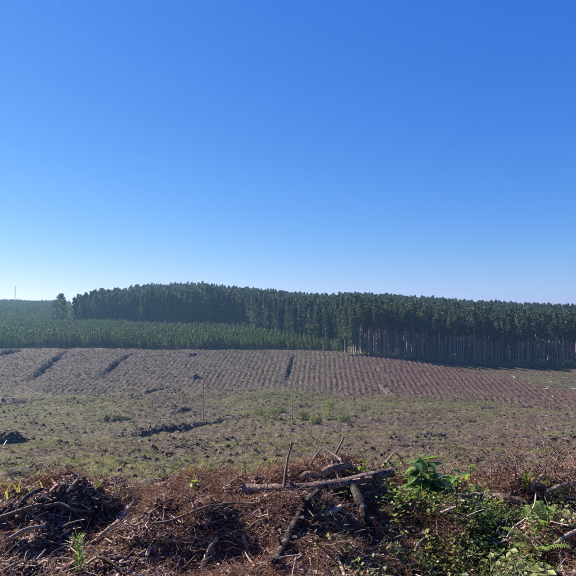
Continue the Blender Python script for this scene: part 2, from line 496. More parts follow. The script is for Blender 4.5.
def build_ground():
    th = np.concatenate([np.linspace(-math.pi, -1.0, 40)[:-1], np.linspace(-1.0, -.62, 90)[:-1], np.linspace(-0.62, 0.62, 560), np.linspace(.62, 1.0, 90)[1:], np.linspace(1.0, math.pi, 40)[1:]])
    rr = np.concatenate([np.exp(np.linspace(math.log(0.4), math.log(2.8), 16))[:-1], np.exp(np.linspace(math.log(2.8), math.log(7), 150))[:-1],
                         np.exp(np.linspace(math.log(7), math.log(140), 200))[:-1], np.linspace(140, 256, 150)[:-1],
                         np.exp(np.linspace(math.log(256), math.log(1500), 50))])
    T, R = np.meshgrid(th, rr)
    X = R * np.sin(T); Y = R * np.cos(T)
    Z = height(X, Y)
    GRID.update(r=rr, th=th, ri=np.arange(len(rr)), ti=np.arange(len(th)), z=Z)
    nr, nc = X.shape
    co = np.stack([X, Y, Z], -1).reshape(-1, 3)
    idx = np.arange(nr * nc).reshape(nr, nc)
    f = np.stack([idx[:-1, :-1], idx[:-1, 1:], idx[1:, 1:], idx[1:, :-1]], -1).reshape(-1, 4)[:, ::-1]
    co = np.vstack([co, [[0, 0, 0]]])
    faces = [tuple(q) for q in f.tolist()]
    cidx = len(co) - 1
    faces += [(cidx, int(idx[0, j + 1]), int(idx[0, j])) for j in range(nc - 1)]
    me = mesh_np('ground', co, faces, M['ground'], True)
    g, rd, sz, ph, u, v, d = zones(co[:, 0], co[:, 1])
    soil = np.array([.064, .046, .036]); redc = np.array([.052, .029, .024]); gr = np.array([.056, .058, .026]); tan = np.array([.050, .039, .029])
    c = soil[None] * np.ones((len(co), 1))
    c = c * (1 - rd[:, None]) + redc * rd[:, None]
    s2 = (sz * (1 - rd))[:, None]
    c = c * (1 - s2) + tan * s2
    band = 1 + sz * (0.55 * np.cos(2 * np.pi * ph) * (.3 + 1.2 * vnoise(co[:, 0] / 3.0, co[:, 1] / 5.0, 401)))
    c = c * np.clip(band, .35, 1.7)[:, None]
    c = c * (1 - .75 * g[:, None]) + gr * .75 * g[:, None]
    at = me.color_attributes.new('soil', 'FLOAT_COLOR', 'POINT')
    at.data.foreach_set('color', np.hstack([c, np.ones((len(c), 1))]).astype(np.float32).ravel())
    o = link(bpy.data.objects.new('ground', me))
    tag(o, kind='structure')
    o['label'] = 'bare clear-felled ground falling away and rising to the forest'
    return o
build_ground()

# ------------------------------------------------------------------ scatter: masses nobody could count, instanced on points
def scatter(name, label, meshes, pts, rot, scl, idx, parent=None, cat=None):
    me = bpy.data.meshes.new(name)
    n = len(pts)
    me.vertices.add(n); me.vertices.foreach_set('co', np.asarray(pts, np.float32).ravel())
    a = me.attributes.new('rot', 'FLOAT_VECTOR', 'POINT'); a.data.foreach_set('vector', np.asarray(rot, np.float32).ravel())
    a = me.attributes.new('scl', 'FLOAT_VECTOR', 'POINT')
    scl = np.asarray(scl, np.float32)
    if scl.ndim == 1: scl = np.repeat(scl[:, None], 3, 1)
    a.data.foreach_set('vector', scl.ravel())
    a = me.attributes.new('idx', 'INT', 'POINT'); a.data.foreach_set('value', np.asarray(idx, np.int32))
    o = link(bpy.data.objects.new(name, me), parent)
    ng = bpy.data.node_groups.new(name + '_nodes', 'GeometryNodeTree')
    ng.interface.new_socket('Geometry', in_out='INPUT', socket_type='NodeSocketGeometry')
    ng.interface.new_socket('Geometry', in_out='OUTPUT', socket_type='NodeSocketGeometry')
    N = ng.nodes; L = ng.links
    gi = N.new('NodeGroupInput'); go = N.new('NodeGroupOutput'); jn = N.new('GeometryNodeJoinGeometry')
    def attr(nm, ty):
        k = N.new('GeometryNodeInputNamedAttribute'); k.data_type = ty; k.inputs['Name'].default_value = nm
        return k.outputs['Attribute']
    ar, asc, ai = attr('rot', 'FLOAT_VECTOR'), attr('scl', 'FLOAT_VECTOR'), attr('idx', 'INT')
    for k, pm in enumerate(meshes):
        po = bpy.data.objects.new(name + '_piece', pm)       # not linked: only a source of shape
        oi = N.new('GeometryNodeObjectInfo'); oi.inputs['Object'].default_value = po; oi.inputs['As Instance'].default_value = True
        cmpn = N.new('FunctionNodeCompare'); cmpn.data_type = 'INT'; cmpn.operation = 'EQUAL'
        L.new(ai, cmpn.inputs[2]); cmpn.inputs[3].default_value = k
        ip = N.new('GeometryNodeInstanceOnPoints')
        L.new(gi.outputs[0], ip.inputs['Points']); L.new(cmpn.outputs[0], ip.inputs['Selection'])
        L.new(oi.outputs['Geometry'], ip.inputs['Instance']); L.new(ar, ip.inputs['Rotation']); L.new(asc, ip.inputs['Scale'])
        L.new(ip.outputs[0], jn.inputs[0])
    L.new(jn.outputs[0], go.inputs[0])
    md = o.modifiers.new('scatter', 'NODES'); md.node_group = ng
    tag(o, label, cat, kind='stuff')
    return o

# ------------------------------------------------------------------ trees
def pine_trunk_mesh(h, seed, mat='trunk'):
    rn = random.Random(seed); mb = MB()
    pts = []; rad = []
    lx, ly = rn.uniform(-.25, .25), rn.uniform(-.25, .25)
    for k in range(8):
        t = k / 7
        pts.append((lx * t * t * 2, ly * t * t * 2, -.4 + (h * .93 + .4) * t)); rad.append(.19 * (1 - t) ** .8 + .03)
    mb.tube(pts, rad, 8, seed, .05)
    for k in range(9):
        z = rn.uniform(.25, .6) * h; a = rn.uniform(0, 6.28); l = rn.uniform(.4, 1.3)
        c = Vector((lx * (z / h) ** 2 * 2, ly * (z / h) ** 2 * 2, z))
        mb.tube([c, c + Vector((math.cos(a) * l, math.sin(a) * l, rn.uniform(-.1, .35)))], [.035, .012], 3, k)
    return mb.mesh('trunk', M[mat], True)

def leaf_quad(mb, c, d, w, rn):
    d = Vector(d); s = d.cross(Vector((rn.gauss(0, 1), rn.gauss(0, 1), rn.gauss(0, 1))))
    if s.length < 1e-4: return
    s.normalize(); s *= w
    mb.tri(c - d * .5, c + s * .5 - d * .05, c + d * .5, c - s * .5 + d * .05)

def pine_crown_mesh(h, seed, base=.50, width=2.3, nb=40, per=14, tip=.5):
    rn = random.Random(seed); mb = MB()
    for k in range(nb):
        t = (k + rn.random()) / nb
        z = h * (base + (1 - base) * t * .97)
        prof = (min(1, (t + .15) / .4)) * (1 - t) ** tip + .06
        L = width * prof * rn.uniform(.6, 1.2)
        a = k * 2.4 + rn.uniform(-.5, .5)
        tilt = .15 + .5 * t
        dirv = Vector((math.cos(a), math.sin(a), tilt)).normalized()
        root = Vector((0, 0, z))
        if L > .9: mb.tube([root, root + dirv * L * .8], [.035, .012], 3, k, cap=False)
        for q in range(per):
            f = rn.uniform(.3, 1.0)
            c = root + dirv * (L * f) + Vector((rn.gauss(0, .22), rn.gauss(0, .22), rn.gauss(.05, .2)))
            dd = (dirv * rn.uniform(.3, 1) + Vector((rn.gauss(0, .5), rn.gauss(0, .5), rn.uniform(.0, .9)))).normalized() * rn.uniform(.6, 1.15)
            leaf_quad(mb, c, dd, rn.uniform(.34, .62), rn)
    return mb.mesh('crown', M['pine_crown'])

def young_trunk_mesh(h, seed):
    mb = MB(); mb.tube([(0, 0, -.2), (0, 0, h * .5), (.03, .02, h * .96)], [.09, .055, .015], 6, seed)
    return mb.mesh('trunk', M['trunk'], True)

def young_crown_mesh(h, seed, nb=46, per=9):
    rn = random.Random(seed); mb = MB()
    for k in range(nb):
        t = (k + rn.random()) / nb
        z = h * (.08 + .88 * t)
        L = (1.45 * (1 - t) ** .8 + .12) * rn.uniform(.7, 1.2) * min(1, .5 + t * 2.5)
        a = k * 2.4 + rn.uniform(-.4, .4)
        dirv = Vector((math.cos(a), math.sin(a), .35 + .5 * t)).normalized()
        root = Vector((0, 0, z))
        for q in range(per):
            f = rn.uniform(.2, 1.0)
            c = root + dirv * L * f + Vector((rn.gauss(0, .10), rn.gauss(0, .10), rn.gauss(0, .10)))
            dd = (dirv + Vector((rn.gauss(0, .4), rn.gauss(0, .4), rn.uniform(0, .8)))).normalized() * rn.uniform(.35, .62)
            leaf_quad(mb, c, dd, rn.uniform(.18, .32), rn)
    leaf_quad(mb, Vector((0, 0, h * .97)), Vector((0, 0, .7)), .12, rn)
    leaf_quad(mb, Vector((0, 0, h * .97)), Vector((0.05, 0, .7)), .12, rn)
    return mb.mesh('crown', M['young_crown'])

PH, YH = 22.0, 6.2
tall_tr = [pine_trunk_mesh(PH, 100 + k) for k in range(4)]
hill_tr = [pine_trunk_mesh(PH, 120 + k) for k in range(2)]
tall_cr = [pine_crown_mesh(PH, 200 + k, base=.55 + .04 * (k % 3), width=1.75 + .35 * (k % 2), tip=.5 + .1 * (k % 3)) for k in range(6)]
hill_cr = [pine_crown_mesh(PH, 240 + k, base=.20 + .04 * (k % 3), width=2.5 + .35 * (k % 3), nb=64, per=16, tip=.62 + .12 * (k % 3)) for k in range(5)]
young_tr = [young_trunk_mesh(YH, 300)]
young_cr = [young_crown_mesh(YH, 310 + k) for k in range(5)]

DF_U = np.array([-300, 66, 74, 100, 160, 240, 262, 300, 330, 343, 347, 420, 500, 576, 900], float)
DF_D = np.array([900, 900, 350, 345, 338, 326, 302, 278, 263, 256, 238, 240, 240, 238, 232], float)
def tree_grid(u0, u1, d0, d1, step, jit=.3):
    xs = np.arange(-700, 900, step); ys = np.arange(d0, d1, step)
    X, Y = np.meshgrid(xs, ys); X = X.ravel(); Y = Y.ravel()
    X = X + rng.uniform(-jit, jit, len(X)) * step; Y = Y + rng.uniform(-jit, jit, len(Y)) * step
    U = CU + FPX * X / Y
    k = (U > u0) & (U < u1)
    return X[k], Y[k], U[k]

# tall forest
TX, TY, TUu = tree_grid(-30, 720, 225, 640, 3.15, .42)
df = np.interp(TUu, DF_U, DF_D)
keep = (TY > df) & (TX > -133 + 16 * fbm(TY / 18, TX * 0, 521, 2) - .10 * (TY - 350))
keep &= ~((TUu < 343) & (TUu > 262) & (rng.random(len(TX)) < .15))
# gaps: a notch beside the free-standing clump at the hill end
TX, TY, TUu, df = TX[keep], TY[keep], TUu[keep], df[keep]
deep = TY - df
thin = rng.random(len(TX)) < np.where(deep > 90, .62, 1.0)
TX, TY, TUu, deep = TX[thin], TY[thin], TUu[thin], deep[thin]
TZ = base_height(TX, TY)
TS = rng.triangular(.66, 1.0, 1.17, len(TX)) * (1 + .10 * fbm(TX / 16, TY / 16, 511, 2)) * np.interp(TUu, [60, 90, 200, 260, 330, 350, 420, 500, 576], [.80, .92, 1.02, .92, .86, .98, .95, .91, .88])
TW = rng.uniform(.9, 1.2, len(TX)) * np.interp(TUu, [60, 240, 300, 360, 576], [1.05, 1.0, 1.0, 1.0, 1.0])
vis = (TUu > -5) & (TUu < 581)
order = np.argsort(np.where(vis, deep + 0.02 * TY + np.where(TUu < 343, 5.5, 0), 1e6))
front = order[:300]; rest = order[300:]
for k in front:
    k = int(k)
    r = empty('pine_tree', (TX[k], TY[k], TZ[k]), rng.uniform(0, 6.28))
    r.scale = (TS[k] * TW[k], TS[k] * TW[k], TS[k])
    if TUu[k] < 262:
        lab = 'tall dark pine on the hill edge directly above the young plantation'
    elif TUu[k] < 346:
        lab = 'mid-height pine in the hollow between hill forest and bare-trunked stand'
    elif deep[k] < 3.2:
        lab = 'tall pine with bare pale trunk in front row of mature stand'
    else:
        lab = 'tall bare-trunked pine inside the mature stand, behind its front row'
    tag(r, lab, 'tree', 'tall pines along the forest edge')
    link(bpy.data.objects.new('trunk', tall_tr[k % 4] if TUu[k] > 346 else hill_tr[k % 2]), r)
    link(bpy.data.objects.new('crown', tall_cr[k % 6] if (TUu[k] > 362 or (TUu[k] > 346 and k % 2)) else hill_cr[k % 5]), r)
def forest_rest(name, label, X, Y, Z, S, W, trm, crm, split=None, second=None):
    n = len(X)
    pts = np.stack([X, Y, Z], 1); pts = np.vstack([pts, pts])
    rot = np.zeros((n, 3)); rot[:, 2] = rng.uniform(0, 6.28, n); rot = np.vstack([rot, rot])
    sc = np.stack([S * W, S * W, S], 1); sc = np.vstack([sc, sc])
    idx = np.concatenate([rng.integers(0, len(trm), n), len(trm) + rng.integers(0, len(crm), n)])
    if split is not None:
        idx[n:] = len(trm) + np.where(second, split + rng.integers(0, len(crm) - split, n), rng.integers(0, split, n))
    scatter(name, label, trm + crm, pts, rot, sc, idx, cat='forest')
forest_rest('pine_forest', 'dense mass of tall dark pines filling the hill behind the forest edge',
            TX[rest], TY[rest], TZ[rest], TS[rest], TW[rest], hill_tr, tall_cr + hill_cr, len(tall_cr), TUu[rest] < 346)

# free-standing tree clump at the hill end
for i, (u, dd, s, w) in enumerate(((61, 352, .98, 1.35), (55, 358, .78, 1.1))):
    x = (u - CU) / FPX * dd
    r = empty('pine_tree', (x, dd, float(base_height(np.array([x]), np.array([dd]))[0])), 1.3 * i)
    r.scale = (s * w, s * w, s)
    tag(r, ['bushy round-headed pine standing alone past the end of the tall hill forest',
            'slimmer pine close against the lone round-headed one beside the hill forest'][i], 'tree')
    link(bpy.data.objects.new('trunk', tall_tr[i]), r)
    link(bpy.data.objects.new('crown', pine_crown_mesh(PH, 270 + i, .25, 4.6, 90, 16)), r)

# young plantation
YX, YY, YU = tree_grid(-140, 352, 250, 640, 2.0, .28)
df = np.interp(YU, DF_U, DF_D)
keep = (YY < df + 2) & (YY > 251 + 2.5 * np.sin(YU / 37)) & (YY < 640)
keep &= ~((YY > 420) & (rng.random(len(YX)) < .35))
YX, YY, YU = YX[keep], YY[keep], YU[keep]
YZ = base_height(YX, YY)
YS = np.interp(YU, [0, 200, 345], [.92, .90, .72]) * rng.uniform(.74, 1.14, len(YX)) * (1 + .18 * fbm(YX / 25, YY / 25, 501, 2))
YW = rng.uniform(.95, 1.25, len(YX))
vis = (YU > -4) & (YU < 352)
order = np.argsort(np.where(vis, YY, 1e6))
front = order[:300]; rest = order[300:]
for k in front:
    k = int(k)
    r = empty('young_pine', (YX[k], YY[k], YZ[k]), rng.uniform(0, 6.28))
    r.scale = (YS[k] * YW[k], YS[k] * YW[k], YS[k])
    tag(r, 'young green pine in the front rows of the low plantation above the slope', 'tree', 'young plantation pines')
    link(bpy.data.objects.new('trunk', young_tr[0]), r)
    link(bpy.data.objects.new('crown', young_cr[k % 5]), r)
forest_rest('young_pine_forest', 'wide mass of young pines stretching up the hill behind the front rows',
            YX[rest], YY[rest], YZ[rest], YS[rest], YW[rest], young_tr, young_cr)

# dead snags
def snag(u, vtop, vbase, dist, rad, label, branches=5, seed=0):
    b = at_dist(u, vbase, dist); t = at_dist(u, vtop, dist)
    z = float(base_height(np.array([b.x]), np.array([b.y]))[0])
    hgt = t.z - z
    rn = random.Random(seed)
    r = empty('dead_tree', (b.x, b.y, z))
    tag(r, label, 'dead tree')
    mb = MB(); n = 9
    pts = [Vector((rn.uniform(-.04, .04) * hgt * k / n * .3, rn.uniform(-.03, .03) * hgt * k / n * .3, -.3 + (hgt + .3) * k / (n - 1))) for k in range(n)]
    mb.tube(pts, [rad * (1 - .6 * k / (n - 1)) for k in range(n)], 6, seed, .08)
    tr_ = mb.build('trunk', M['dead_wood'], r, True)
    for k in range(branches):
        zz = hgt * rn.uniform(.45, .95); a = rn.uniform(0, 6.28); l = hgt * rn.uniform(.03, .09)
        mb = MB(); c = Vector((0, 0, zz))
        mb.tube([c, c + Vector((math.cos(a) * l, math.sin(a) * l, l * rn.uniform(.1, .8)))], [rad * .4, rad * .15], 4, k)
        mb.build('branch', M['dead_wood'], tr_)
    return r
snag(15, 286, 303, 520, .30, 'thin bare dead tree sticking up from the far skyline', 5, 3)
snag(247, 300, 324, 322, .42, 'pale broken trunk standing against the dark hill forest', 3, 4)
snag(203, 376, 421, 96, .12, 'lone thin dead pole rising from the long brush windrow in the clearing', 3, 5)
snag(292, 384, 422, 94, .10, 'lone thin dead pole among green scrub in the middle of the clearing', 3, 6)
snag(288, 342, 352, 247, .10, 'small bare dead sapling at the top of the furrowed slope, taller one', 6, 7)
snag(297, 345, 352, 247, .08, 'small bare dead sapling at the top of the furrowed slope, shorter one', 6, 8)

# ------------------------------------------------------------------ small pieces used by the ground cover
def needle_mesh(seed, n=22, L=.12, w=.0011, flat=.16):
    rn = random.Random(seed); mb = MB()
    for k in range(n):
        c = Vector((rn.gauss(0, .05), rn.gauss(0, .05), rn.uniform(0, .035)))
        a = rn.uniform(0, 6.28); d = Vector((math.cos(a), math.sin(a), rn.gauss(0, flat))) * L * rn.uniform(.5, 1)
        s = Vector((-math.sin(a), math.cos(a), 0)) * w; up = Vector((0, 0, w * 1.3)); bend = Vector((rn.gauss(0, .016), rn.gauss(0, .016), rn.gauss(0, .008)))
        p0, p1, p2 = c - d * .5, c + bend, c + d * .5
        mb.tri(p0 - s, p0 + s, p1 + s * .8, p1 - s * .8); mb.tri(p1 - s * .8, p1 + s * .8, p2 + s * .2, p2 - s * .2)
        mb.tri(p0 - up, p0 + up, p1 + up, p1 - up)
    return mb.mesh('needles', M['needle'])
def chip_mesh(seed, mat):
    rn = random.Random(seed); mb = MB()
    l, w = rn.uniform(.035, .085), rn.uniform(.014, .032)
    n = 5; pts = []
    for k in range(n):
        t = k / (n - 1) - .5
        ww = w * (1 - abs(t) * rn.uniform(.3, 1.2)) * rn.uniform(.7, 1.1)
        for s in (-1, 1): pts.append((t * l * 2, s * ww, .02 * (1 - 4 * t * t) * rn.uniform(.4, 1) + rn.gauss(0, .003)))
    k0 = len(mb.v); mb.v += pts; mb.v += [(a, b, c - .007) for a, b, c in pts]
    for k in range(n - 1):
        a = 2 * k
        mb.f += [(a, a + 2, a + 3, a + 1), (10 + a, 11 + a, 13 + a, 12 + a), (a, 10 + a, 12 + a, a + 2), (a + 1, a + 3, 13 + a, 11 + a)]
    mb.f += [(0, 1, 11, 10), (8, 18, 19, 9)]
    return mb.mesh('chip', mat)
def blob_mesh(seed, mat, amp=.35, sub=2):
    import bmesh
    bm = bmesh.new(); bmesh.ops.create_icosphere(bm, subdivisions=sub, radius=.05)
    rn = random.Random(seed); o = rn.uniform(0, 50)
    for v in bm.verts:
        q = v.co * 30
        n = float(fbm(np.array([q.x + o + q.z * .7]), np.array([q.y - o + q.z * 1.1]), seed, 2)[0])
        v.co *= 1 + amp * n * 1.6
        v.co.z *= .75
    me = bpy.data.meshes.new('clod'); bm.to_mesh(me); bm.free(); me.materials.append(mat)
    return me
def twig_mesh(seed, L=.22, r=.0035, mat=None):
    rn = random.Random(seed); mb = MB()
    pts = [Vector((t * L - L / 2, rn.gauss(0, .012), rn.gauss(.006, .008))) for t in (0, .3, .65, 1)]
    mb.tube(pts, [r, r * .9, r * .75, r * .4], 5, seed)
    if rn.random() < .6:
        mb.tube([pts[1], pts[1] + Vector((L * .25, rn.choice((-1, 1)) * L * .2, .02))], [r * .6, r * .3], 4, seed)
    return mb.mesh('twig', mat or M['twig'])
def grass_mesh(seed, n=13, h=.26, mat=None, spread=.07):
    rn = random.Random(seed); mb = MB()
    for k in range(n):
        a = rn.uniform(0, 6.28); c = Vector((rn.gauss(0, spread), rn.gauss(0, spread), -.02)); l = h * rn.uniform(.5, 1.15)
        out = Vector((math.cos(a), math.sin(a), 0)); s = Vector((-math.sin(a), math.cos(a), 0)) * rn.uniform(.004, .008)
        p1 = c + out * l * .25 + Vector((0, 0, l * .6)); p2 = c + out * l * rn.uniform(.5, .9) + Vector((0, 0, l * rn.uniform(.6, 1)))
        mb.tri(c - s, c + s, p1 + s, p1 - s); mb.tri(p1 - s, p1 + s, p2)
    return mb.mesh('tuft', mat or M['grass'])
def leafy_mesh(seed, n=16, h=.14, ls=.035, mat=None, spread=.07):
    rn = random.Random(seed); mb = MB()
    for k in range(n):
        c = Vector((rn.gauss(0, spread), rn.gauss(0, spread), rn.uniform(0, h)))
        a = rn.uniform(0, 6.28); d = Vector((math.cos(a), math.sin(a), rn.uniform(-.4, .5))).normalized() * ls * rn.uniform(.6, 1.4)
        s = d.cross(Vector((rn.gauss(0, .35), rn.gauss(0, .35), 1))).normalized() * d.length * .33; b = Vector((0, 0, -d.length * .12))
        mb.tri(c, c + d * .45 + s, c + d + b, c + d * .45 + b * .8); mb.tri(c, c + d * .45 + b * .8, c + d + b, c + d * .45 - s)
        if k % 3 == 0:
            mb.tube([(c.x * .4, c.y * .4, -.02), c], [.0025, .0015], 3, k, cap=False)
    return mb.mesh('weed', mat or M['weed'])
def litter_clump(seed, mat, n=34, R=.30, H=.16, l=.22, w=.015):
    rn = random.Random(seed); mb = MB()
    for k in range(n):
        a = rn.uniform(0, 6.28); q = R * math.sqrt(rn.random())
        c = Vector((math.cos(a) * q, math.sin(a) * q, H * (1 - (q / R) ** 2) * rn.uniform(.2, 1)))
        d = Vector((rn.gauss(0, 1), rn.gauss(0, 1), rn.gauss(0, .4))).normalized() * l * rn.uniform(.4, 1.5)
        s = d.cross(Vector((rn.gauss(0, .6), rn.gauss(0, .6), 1))).normalized() * w * rn.uniform(.4, 1.3)
        mb.tri(c - d * .5 - s, c - d * .5 + s, c + d * .5 + s * .5, c + d * .5 - s * .5)
    return mb.mesh('clump', mat)

def sample(n, d0, d1, spread=.64, power=1.0):
    """random ground points in the wedge before the camera"""
    r = (rng.random(n) * (d1 ** (power + 1) - d0 ** (power + 1)) + d0 ** (power + 1)) ** (1 / (power + 1))
    t = rng.uniform(-spread, spread, n)
    return r * np.tan(t) if False else r * np.sin(t), r * np.cos(t)
def ground_points(x, y, sink=0.0):
    return np.stack([x, y, gheight(x, y) - sink], 1)
def rots(n, tilt):
    return np.stack([rng.normal(0, tilt, n), rng.normal(0, tilt, n), rng.uniform(0, 6.283, n)], 1)

# --- the clearing from the bank down to the forest: dry litter, grass, sticks
def clearing():
    X = []; Y = []
    for n, a, b, pw in ((5000, 6.2, 16, 1), (52000, 13, 60, .6), (64000, 50, 150, .8), (100000, 140, 290, 1)):
        x, y = sample(int(n * 1.25), a, b, .75, pw); X.append(x); Y.append(y)
    x = np.concatenate(X); y = np.concatenate(Y)
    kd = polar(x, y)[2] < 255; x, y = x[kd], y[kd]
    g, rd, sz, ph, u, v, d = zones(x, y)
    n = len(x); q = rng.random(n)
    clus = fbm(x / 1.6, y / 1.6, 301, 2)
    onrow = (np.cos(2 * np.pi * ph) > .1) | (rng.random(n) < .12)
    gm = [grass_mesh(400 + k, 20, .34) for k in range(4)] + [leafy_mesh(420 + k, 22, .2, .07, M['grass'], .13) for k in range(2)]
    lm = [litter_clump(440 + k, M['litter']) for k in range(5)] + [litter_clump(450 + k, M['litter'], 16, .34, .22, .36, .05) for k in range(5)]
    rm = [litter_clump(460 + k, M['red_litter']) for k in range(5)] + [litter_clump(470 + k, M['red_litter'], 16, .34, .22, .36, .05) for k in range(5)]
    tm = [twig_mesh(480 + k, .9, .016, M['twig']) for k in range(5)]
    far = np.interp(d, [6, 20, 60, 150, 250], [.5, .62, .95, 1.08, 1.15])
    # grass
    k = (sz < .5) & (q < np.clip(g * 1.15 + .05, 0, .9) * np.clip(.75 + clus, .1, 1.2)) & (d < 256)
    m = k.sum(); s = far[k] * rng.uniform(.5, 1.25, m)
    scatter('grass', 'sparse olive green grass and weeds growing over the clearing', gm, ground_points(x[k], y[k], .02), rots(m, .2), np.stack([s, s, s * .8], 1),
            rng.integers(0, len(gm), m), cat='grass')
    # litter, greyer
    k2 = ~k & (rng.random(n) < np.where(sz > .5, onrow * .9, .62 + .5 * clus)) & (rng.random(n) > rd * 1.15) & (d > 9)
    m = k2.sum(); s = far[k2] * rng.uniform(.35, 1.1, m)
    scatter('slash_litter', 'grey brown dry slash litter strewn over the clearing and furrows', lm, ground_points(x[k2], y[k2], .03), rots(m, .15), np.stack([s, s, s * rng.uniform(.6, 1.5, m)], 1),
            rng.integers(0, 5, m) + 5 * (d[k2] > rng.uniform(70, 150, m)), cat='litter')
    k3 = ~k & ~k2 & (rng.random(n) < np.where(sz > .5, onrow * .9, .6 + .4 * clus)) & (rng.random(n) < rd * 1.2)
    m = k3.sum(); s = far[k3] * rng.uniform(.35, 1.05, m)
    scatter('bark_litter', 'reddish brown bark and needle litter covering the bare slope', rm, ground_points(x[k3], y[k3], .03), rots(m, .15), np.stack([s, s, s * rng.uniform(.6, 1.5, m)], 1),
            rng.integers(0, 5, m) + 5 * (d[k3] > rng.uniform(70, 150, m)), cat='litter')
    # lumps of turned soil, stump bark and root balls
    bl = [blob_mesh(500 + j, M['lump'], .5, 3) for j in range(5)]
    x, y = sample(10000, 8, 60, .75, .6); x2, y2 = sample(11000, 55, 160, .75, .9); x3, y3 = sample(7500, 150, 250, .75, 1)
    x = np.concatenate([x, x2, x3]); y = np.concatenate([y, y2, y3])
    band = fbm(x / 5, y / 2.4, 321, 3); kk = rng.random(len(x)) < np.clip(.30 + 2.2 * band, 0, 1); x, y = x[kk], y[kk]; m = len(x)
    dd = np.hypot(x, y); s = np.interp(dd, [8, 25, 70, 150, 250], [1.0, 2.7, 4.4, 5.0, 5.5]) * rng.uniform(.3, 1.15, m)
    scatter('soil_lumps', 'dark lumps of turned soil and stump bark dotted over the clearing', bl, ground_points(x, y, -.02), rots(m, .6), np.stack([s * 1.25, s, s * .8], 1), rng.integers(0, 5, m), cat='soil')
    # loose sticks
    x, y = sample(11000, 8, 130, .7, .6); x2, y2 = sample(6000, 120, 250, .7, 1)
    x = np.concatenate([x, x2]); y = np.concatenate([y, y2]); m = len(x)
    dd = np.hypot(x, y); s = np.interp(dd, [8, 40, 120, 250], [.45, .8, 1.2, 1.8]) * rng.uniform(.3, 1.4, m)
    scatter('stick_litter', 'pale broken sticks scattered thinly across the clearing', tm, ground_points(x, y, -.05), rots(m, .22), s, rng.integers(0, 5, m), cat='litter')
clearing()

# --- slash windrows and heaps
def pile(pixels, width, hgt, label, seed, name='slash_windrow', cat='windrow', sticks=320, green=False):
    """pixels: picture points of the heap's centre line on the ground"""
    rn = random.Random(seed)
    P = [hit(*p) for p in pixels]
    if len(P) == 1: P = [P[0] - Vector((width * .5, 0, 0)), P[0] + Vector((width * .5, 0, 0))]
    L = sum((P[i + 1] - P[i]).length for i in range(len(P) - 1))
    n = max(8, int(L / (width * .14)))
    C = polyline(P, n)
    root = empty(name, tuple(C[0]))
    tag(root, label, cat)
    o0 = C[0]; mb = MB(); m = 17
    env = []
    for i, c in enumerate(C):
        t = C[min(i + 1, n - 1)] - C[max(i - 1, 0)]; t.z = 0; t.normalize(); s = Vector((-t.y, t.x, 0))
        e = math.sin(math.pi * min(1, max(.0, (i + .35) / (n - .3)))) ** .45 * (.7 + .6 * float(vnoise(i * .45, seed, 5)))
        env.append((c, s, t, e))
        for j in range(m):
            w = (j / (m - 1) * 2 - 1)
            q = c + s * (w * width * .5 * (.65 + .45 * e)) + t * rn.gauss(0, width * .05)
            z = gz(q.x, q.y)
            zz = z - .12 + hgt * e * (1 - w * w) ** .8 * (.65 + .7 * rn.random())
            mb.v.append((q.x - o0.x, q.y - o0.y, zz - o0.z))
    for i in range(n - 1):
        for j in range(m - 1):
            mb.f.append((i * m + j, i * m + j + 1, (i + 1) * m + j + 1, (i + 1) * m + j))
    mb.build('heap', M['heap'], root)
    mb = MB(); count = int(sticks * max(1, L / 10))
    for k in range(count):
        c, s, t, e = env[rn.randrange(n)]
        w = rn.uniform(-.95, .95); q = c + s * (w * width * .5) + t * rn.gauss(0, width * .15)
        z = gz(q.x, q.y) + hgt * e * (1 - w * w) * rn.uniform(.5, 1.15)
        a = rn.uniform(0, 6.28); l = rn.uniform(.3, 1.0) * max(.7, hgt); d = Vector((math.cos(a), math.sin(a), rn.gauss(0, .16))) * l
        b = Vector((q.x, q.y, z)) - o0; r = rn.uniform(.015, .045) * (1 + .5 * hgt)
        mb.tube([b - d * .5, b + Vector((rn.gauss(0, .05), rn.gauss(0, .05), rn.gauss(.04, .04))), b + d * .5], [r, r * .85, r * .5], 4, k)
    br = mb.build('branches', M['slash'], root); br['kind'] = 'stuff'
    if green:
        pts = []; 
        for k in range(int(count * 1.2)):
            c, s, t, e = env[rn.randrange(n)]; w = rn.uniform(-.9, .9); q = c + s * (w * width * .5)
            pts.append((q.x - o0.x, q.y - o0.y, gz(q.x, q.y) + hgt * e * (1 - w * w) * .9 - o0.z))
        pts = np.array(pts); k = len(pts)
        scatter('weeds', None, [leafy_mesh(700 + seed, 20, .3, .13, M['shrub'], .2), leafy_mesh(701 + seed, 20, .3, .13, M['shrub'], .2)], pts, rots(k, .3), rng.uniform(.7, 1.4, k), rng.integers(0, 2, k), parent=root)
    return root
pile([(118, 438), (150, 433), (190, 428), (236, 418)], 2.3, .85, 'long dark brush windrow running past the foot of a dead pole', 21, sticks=150)
pile([(26, 381), (45, 367), (66, 351)], 2.8, 1.2, 'dark brush windrow slanting up the furrowed slope beneath the young pines, wider one', 22)
pile([(97, 380), (112, 366), (131, 353)], 2.4, 1.1, 'dark brush windrow slanting up the slope between the wide windrow and small heaps', 23)
pile([(-4, 356), (18, 351)], 4.0, 1.5, 'short brush windrow tucked under the young pines at the far end of the slope', 24)
pile([(281, 383), (286, 370), (293, 353)], 1.9, .9, 'straight brush windrow climbing the middle of the slope to bare saplings', 25)
pile([(191, 379), (199, 377.5)], 2.6, 1.1, 'compact dark brush heap on the slope behind the dead pole in the windrow', 26, 'slash_heap', 'brush heap', 200)
pile([(186, 357), (195, 354)], 3.0, 1.0, 'small flat brush heap high on the slope below the young plantation', 27, 'slash_heap', 'brush heap', 120)
pile([(100, 420), (128, 421)], 2.2, .9, 'low dark brush heap on green ground near the end of the long windrow', 28, 'slash_heap', 'brush heap', 160, True)
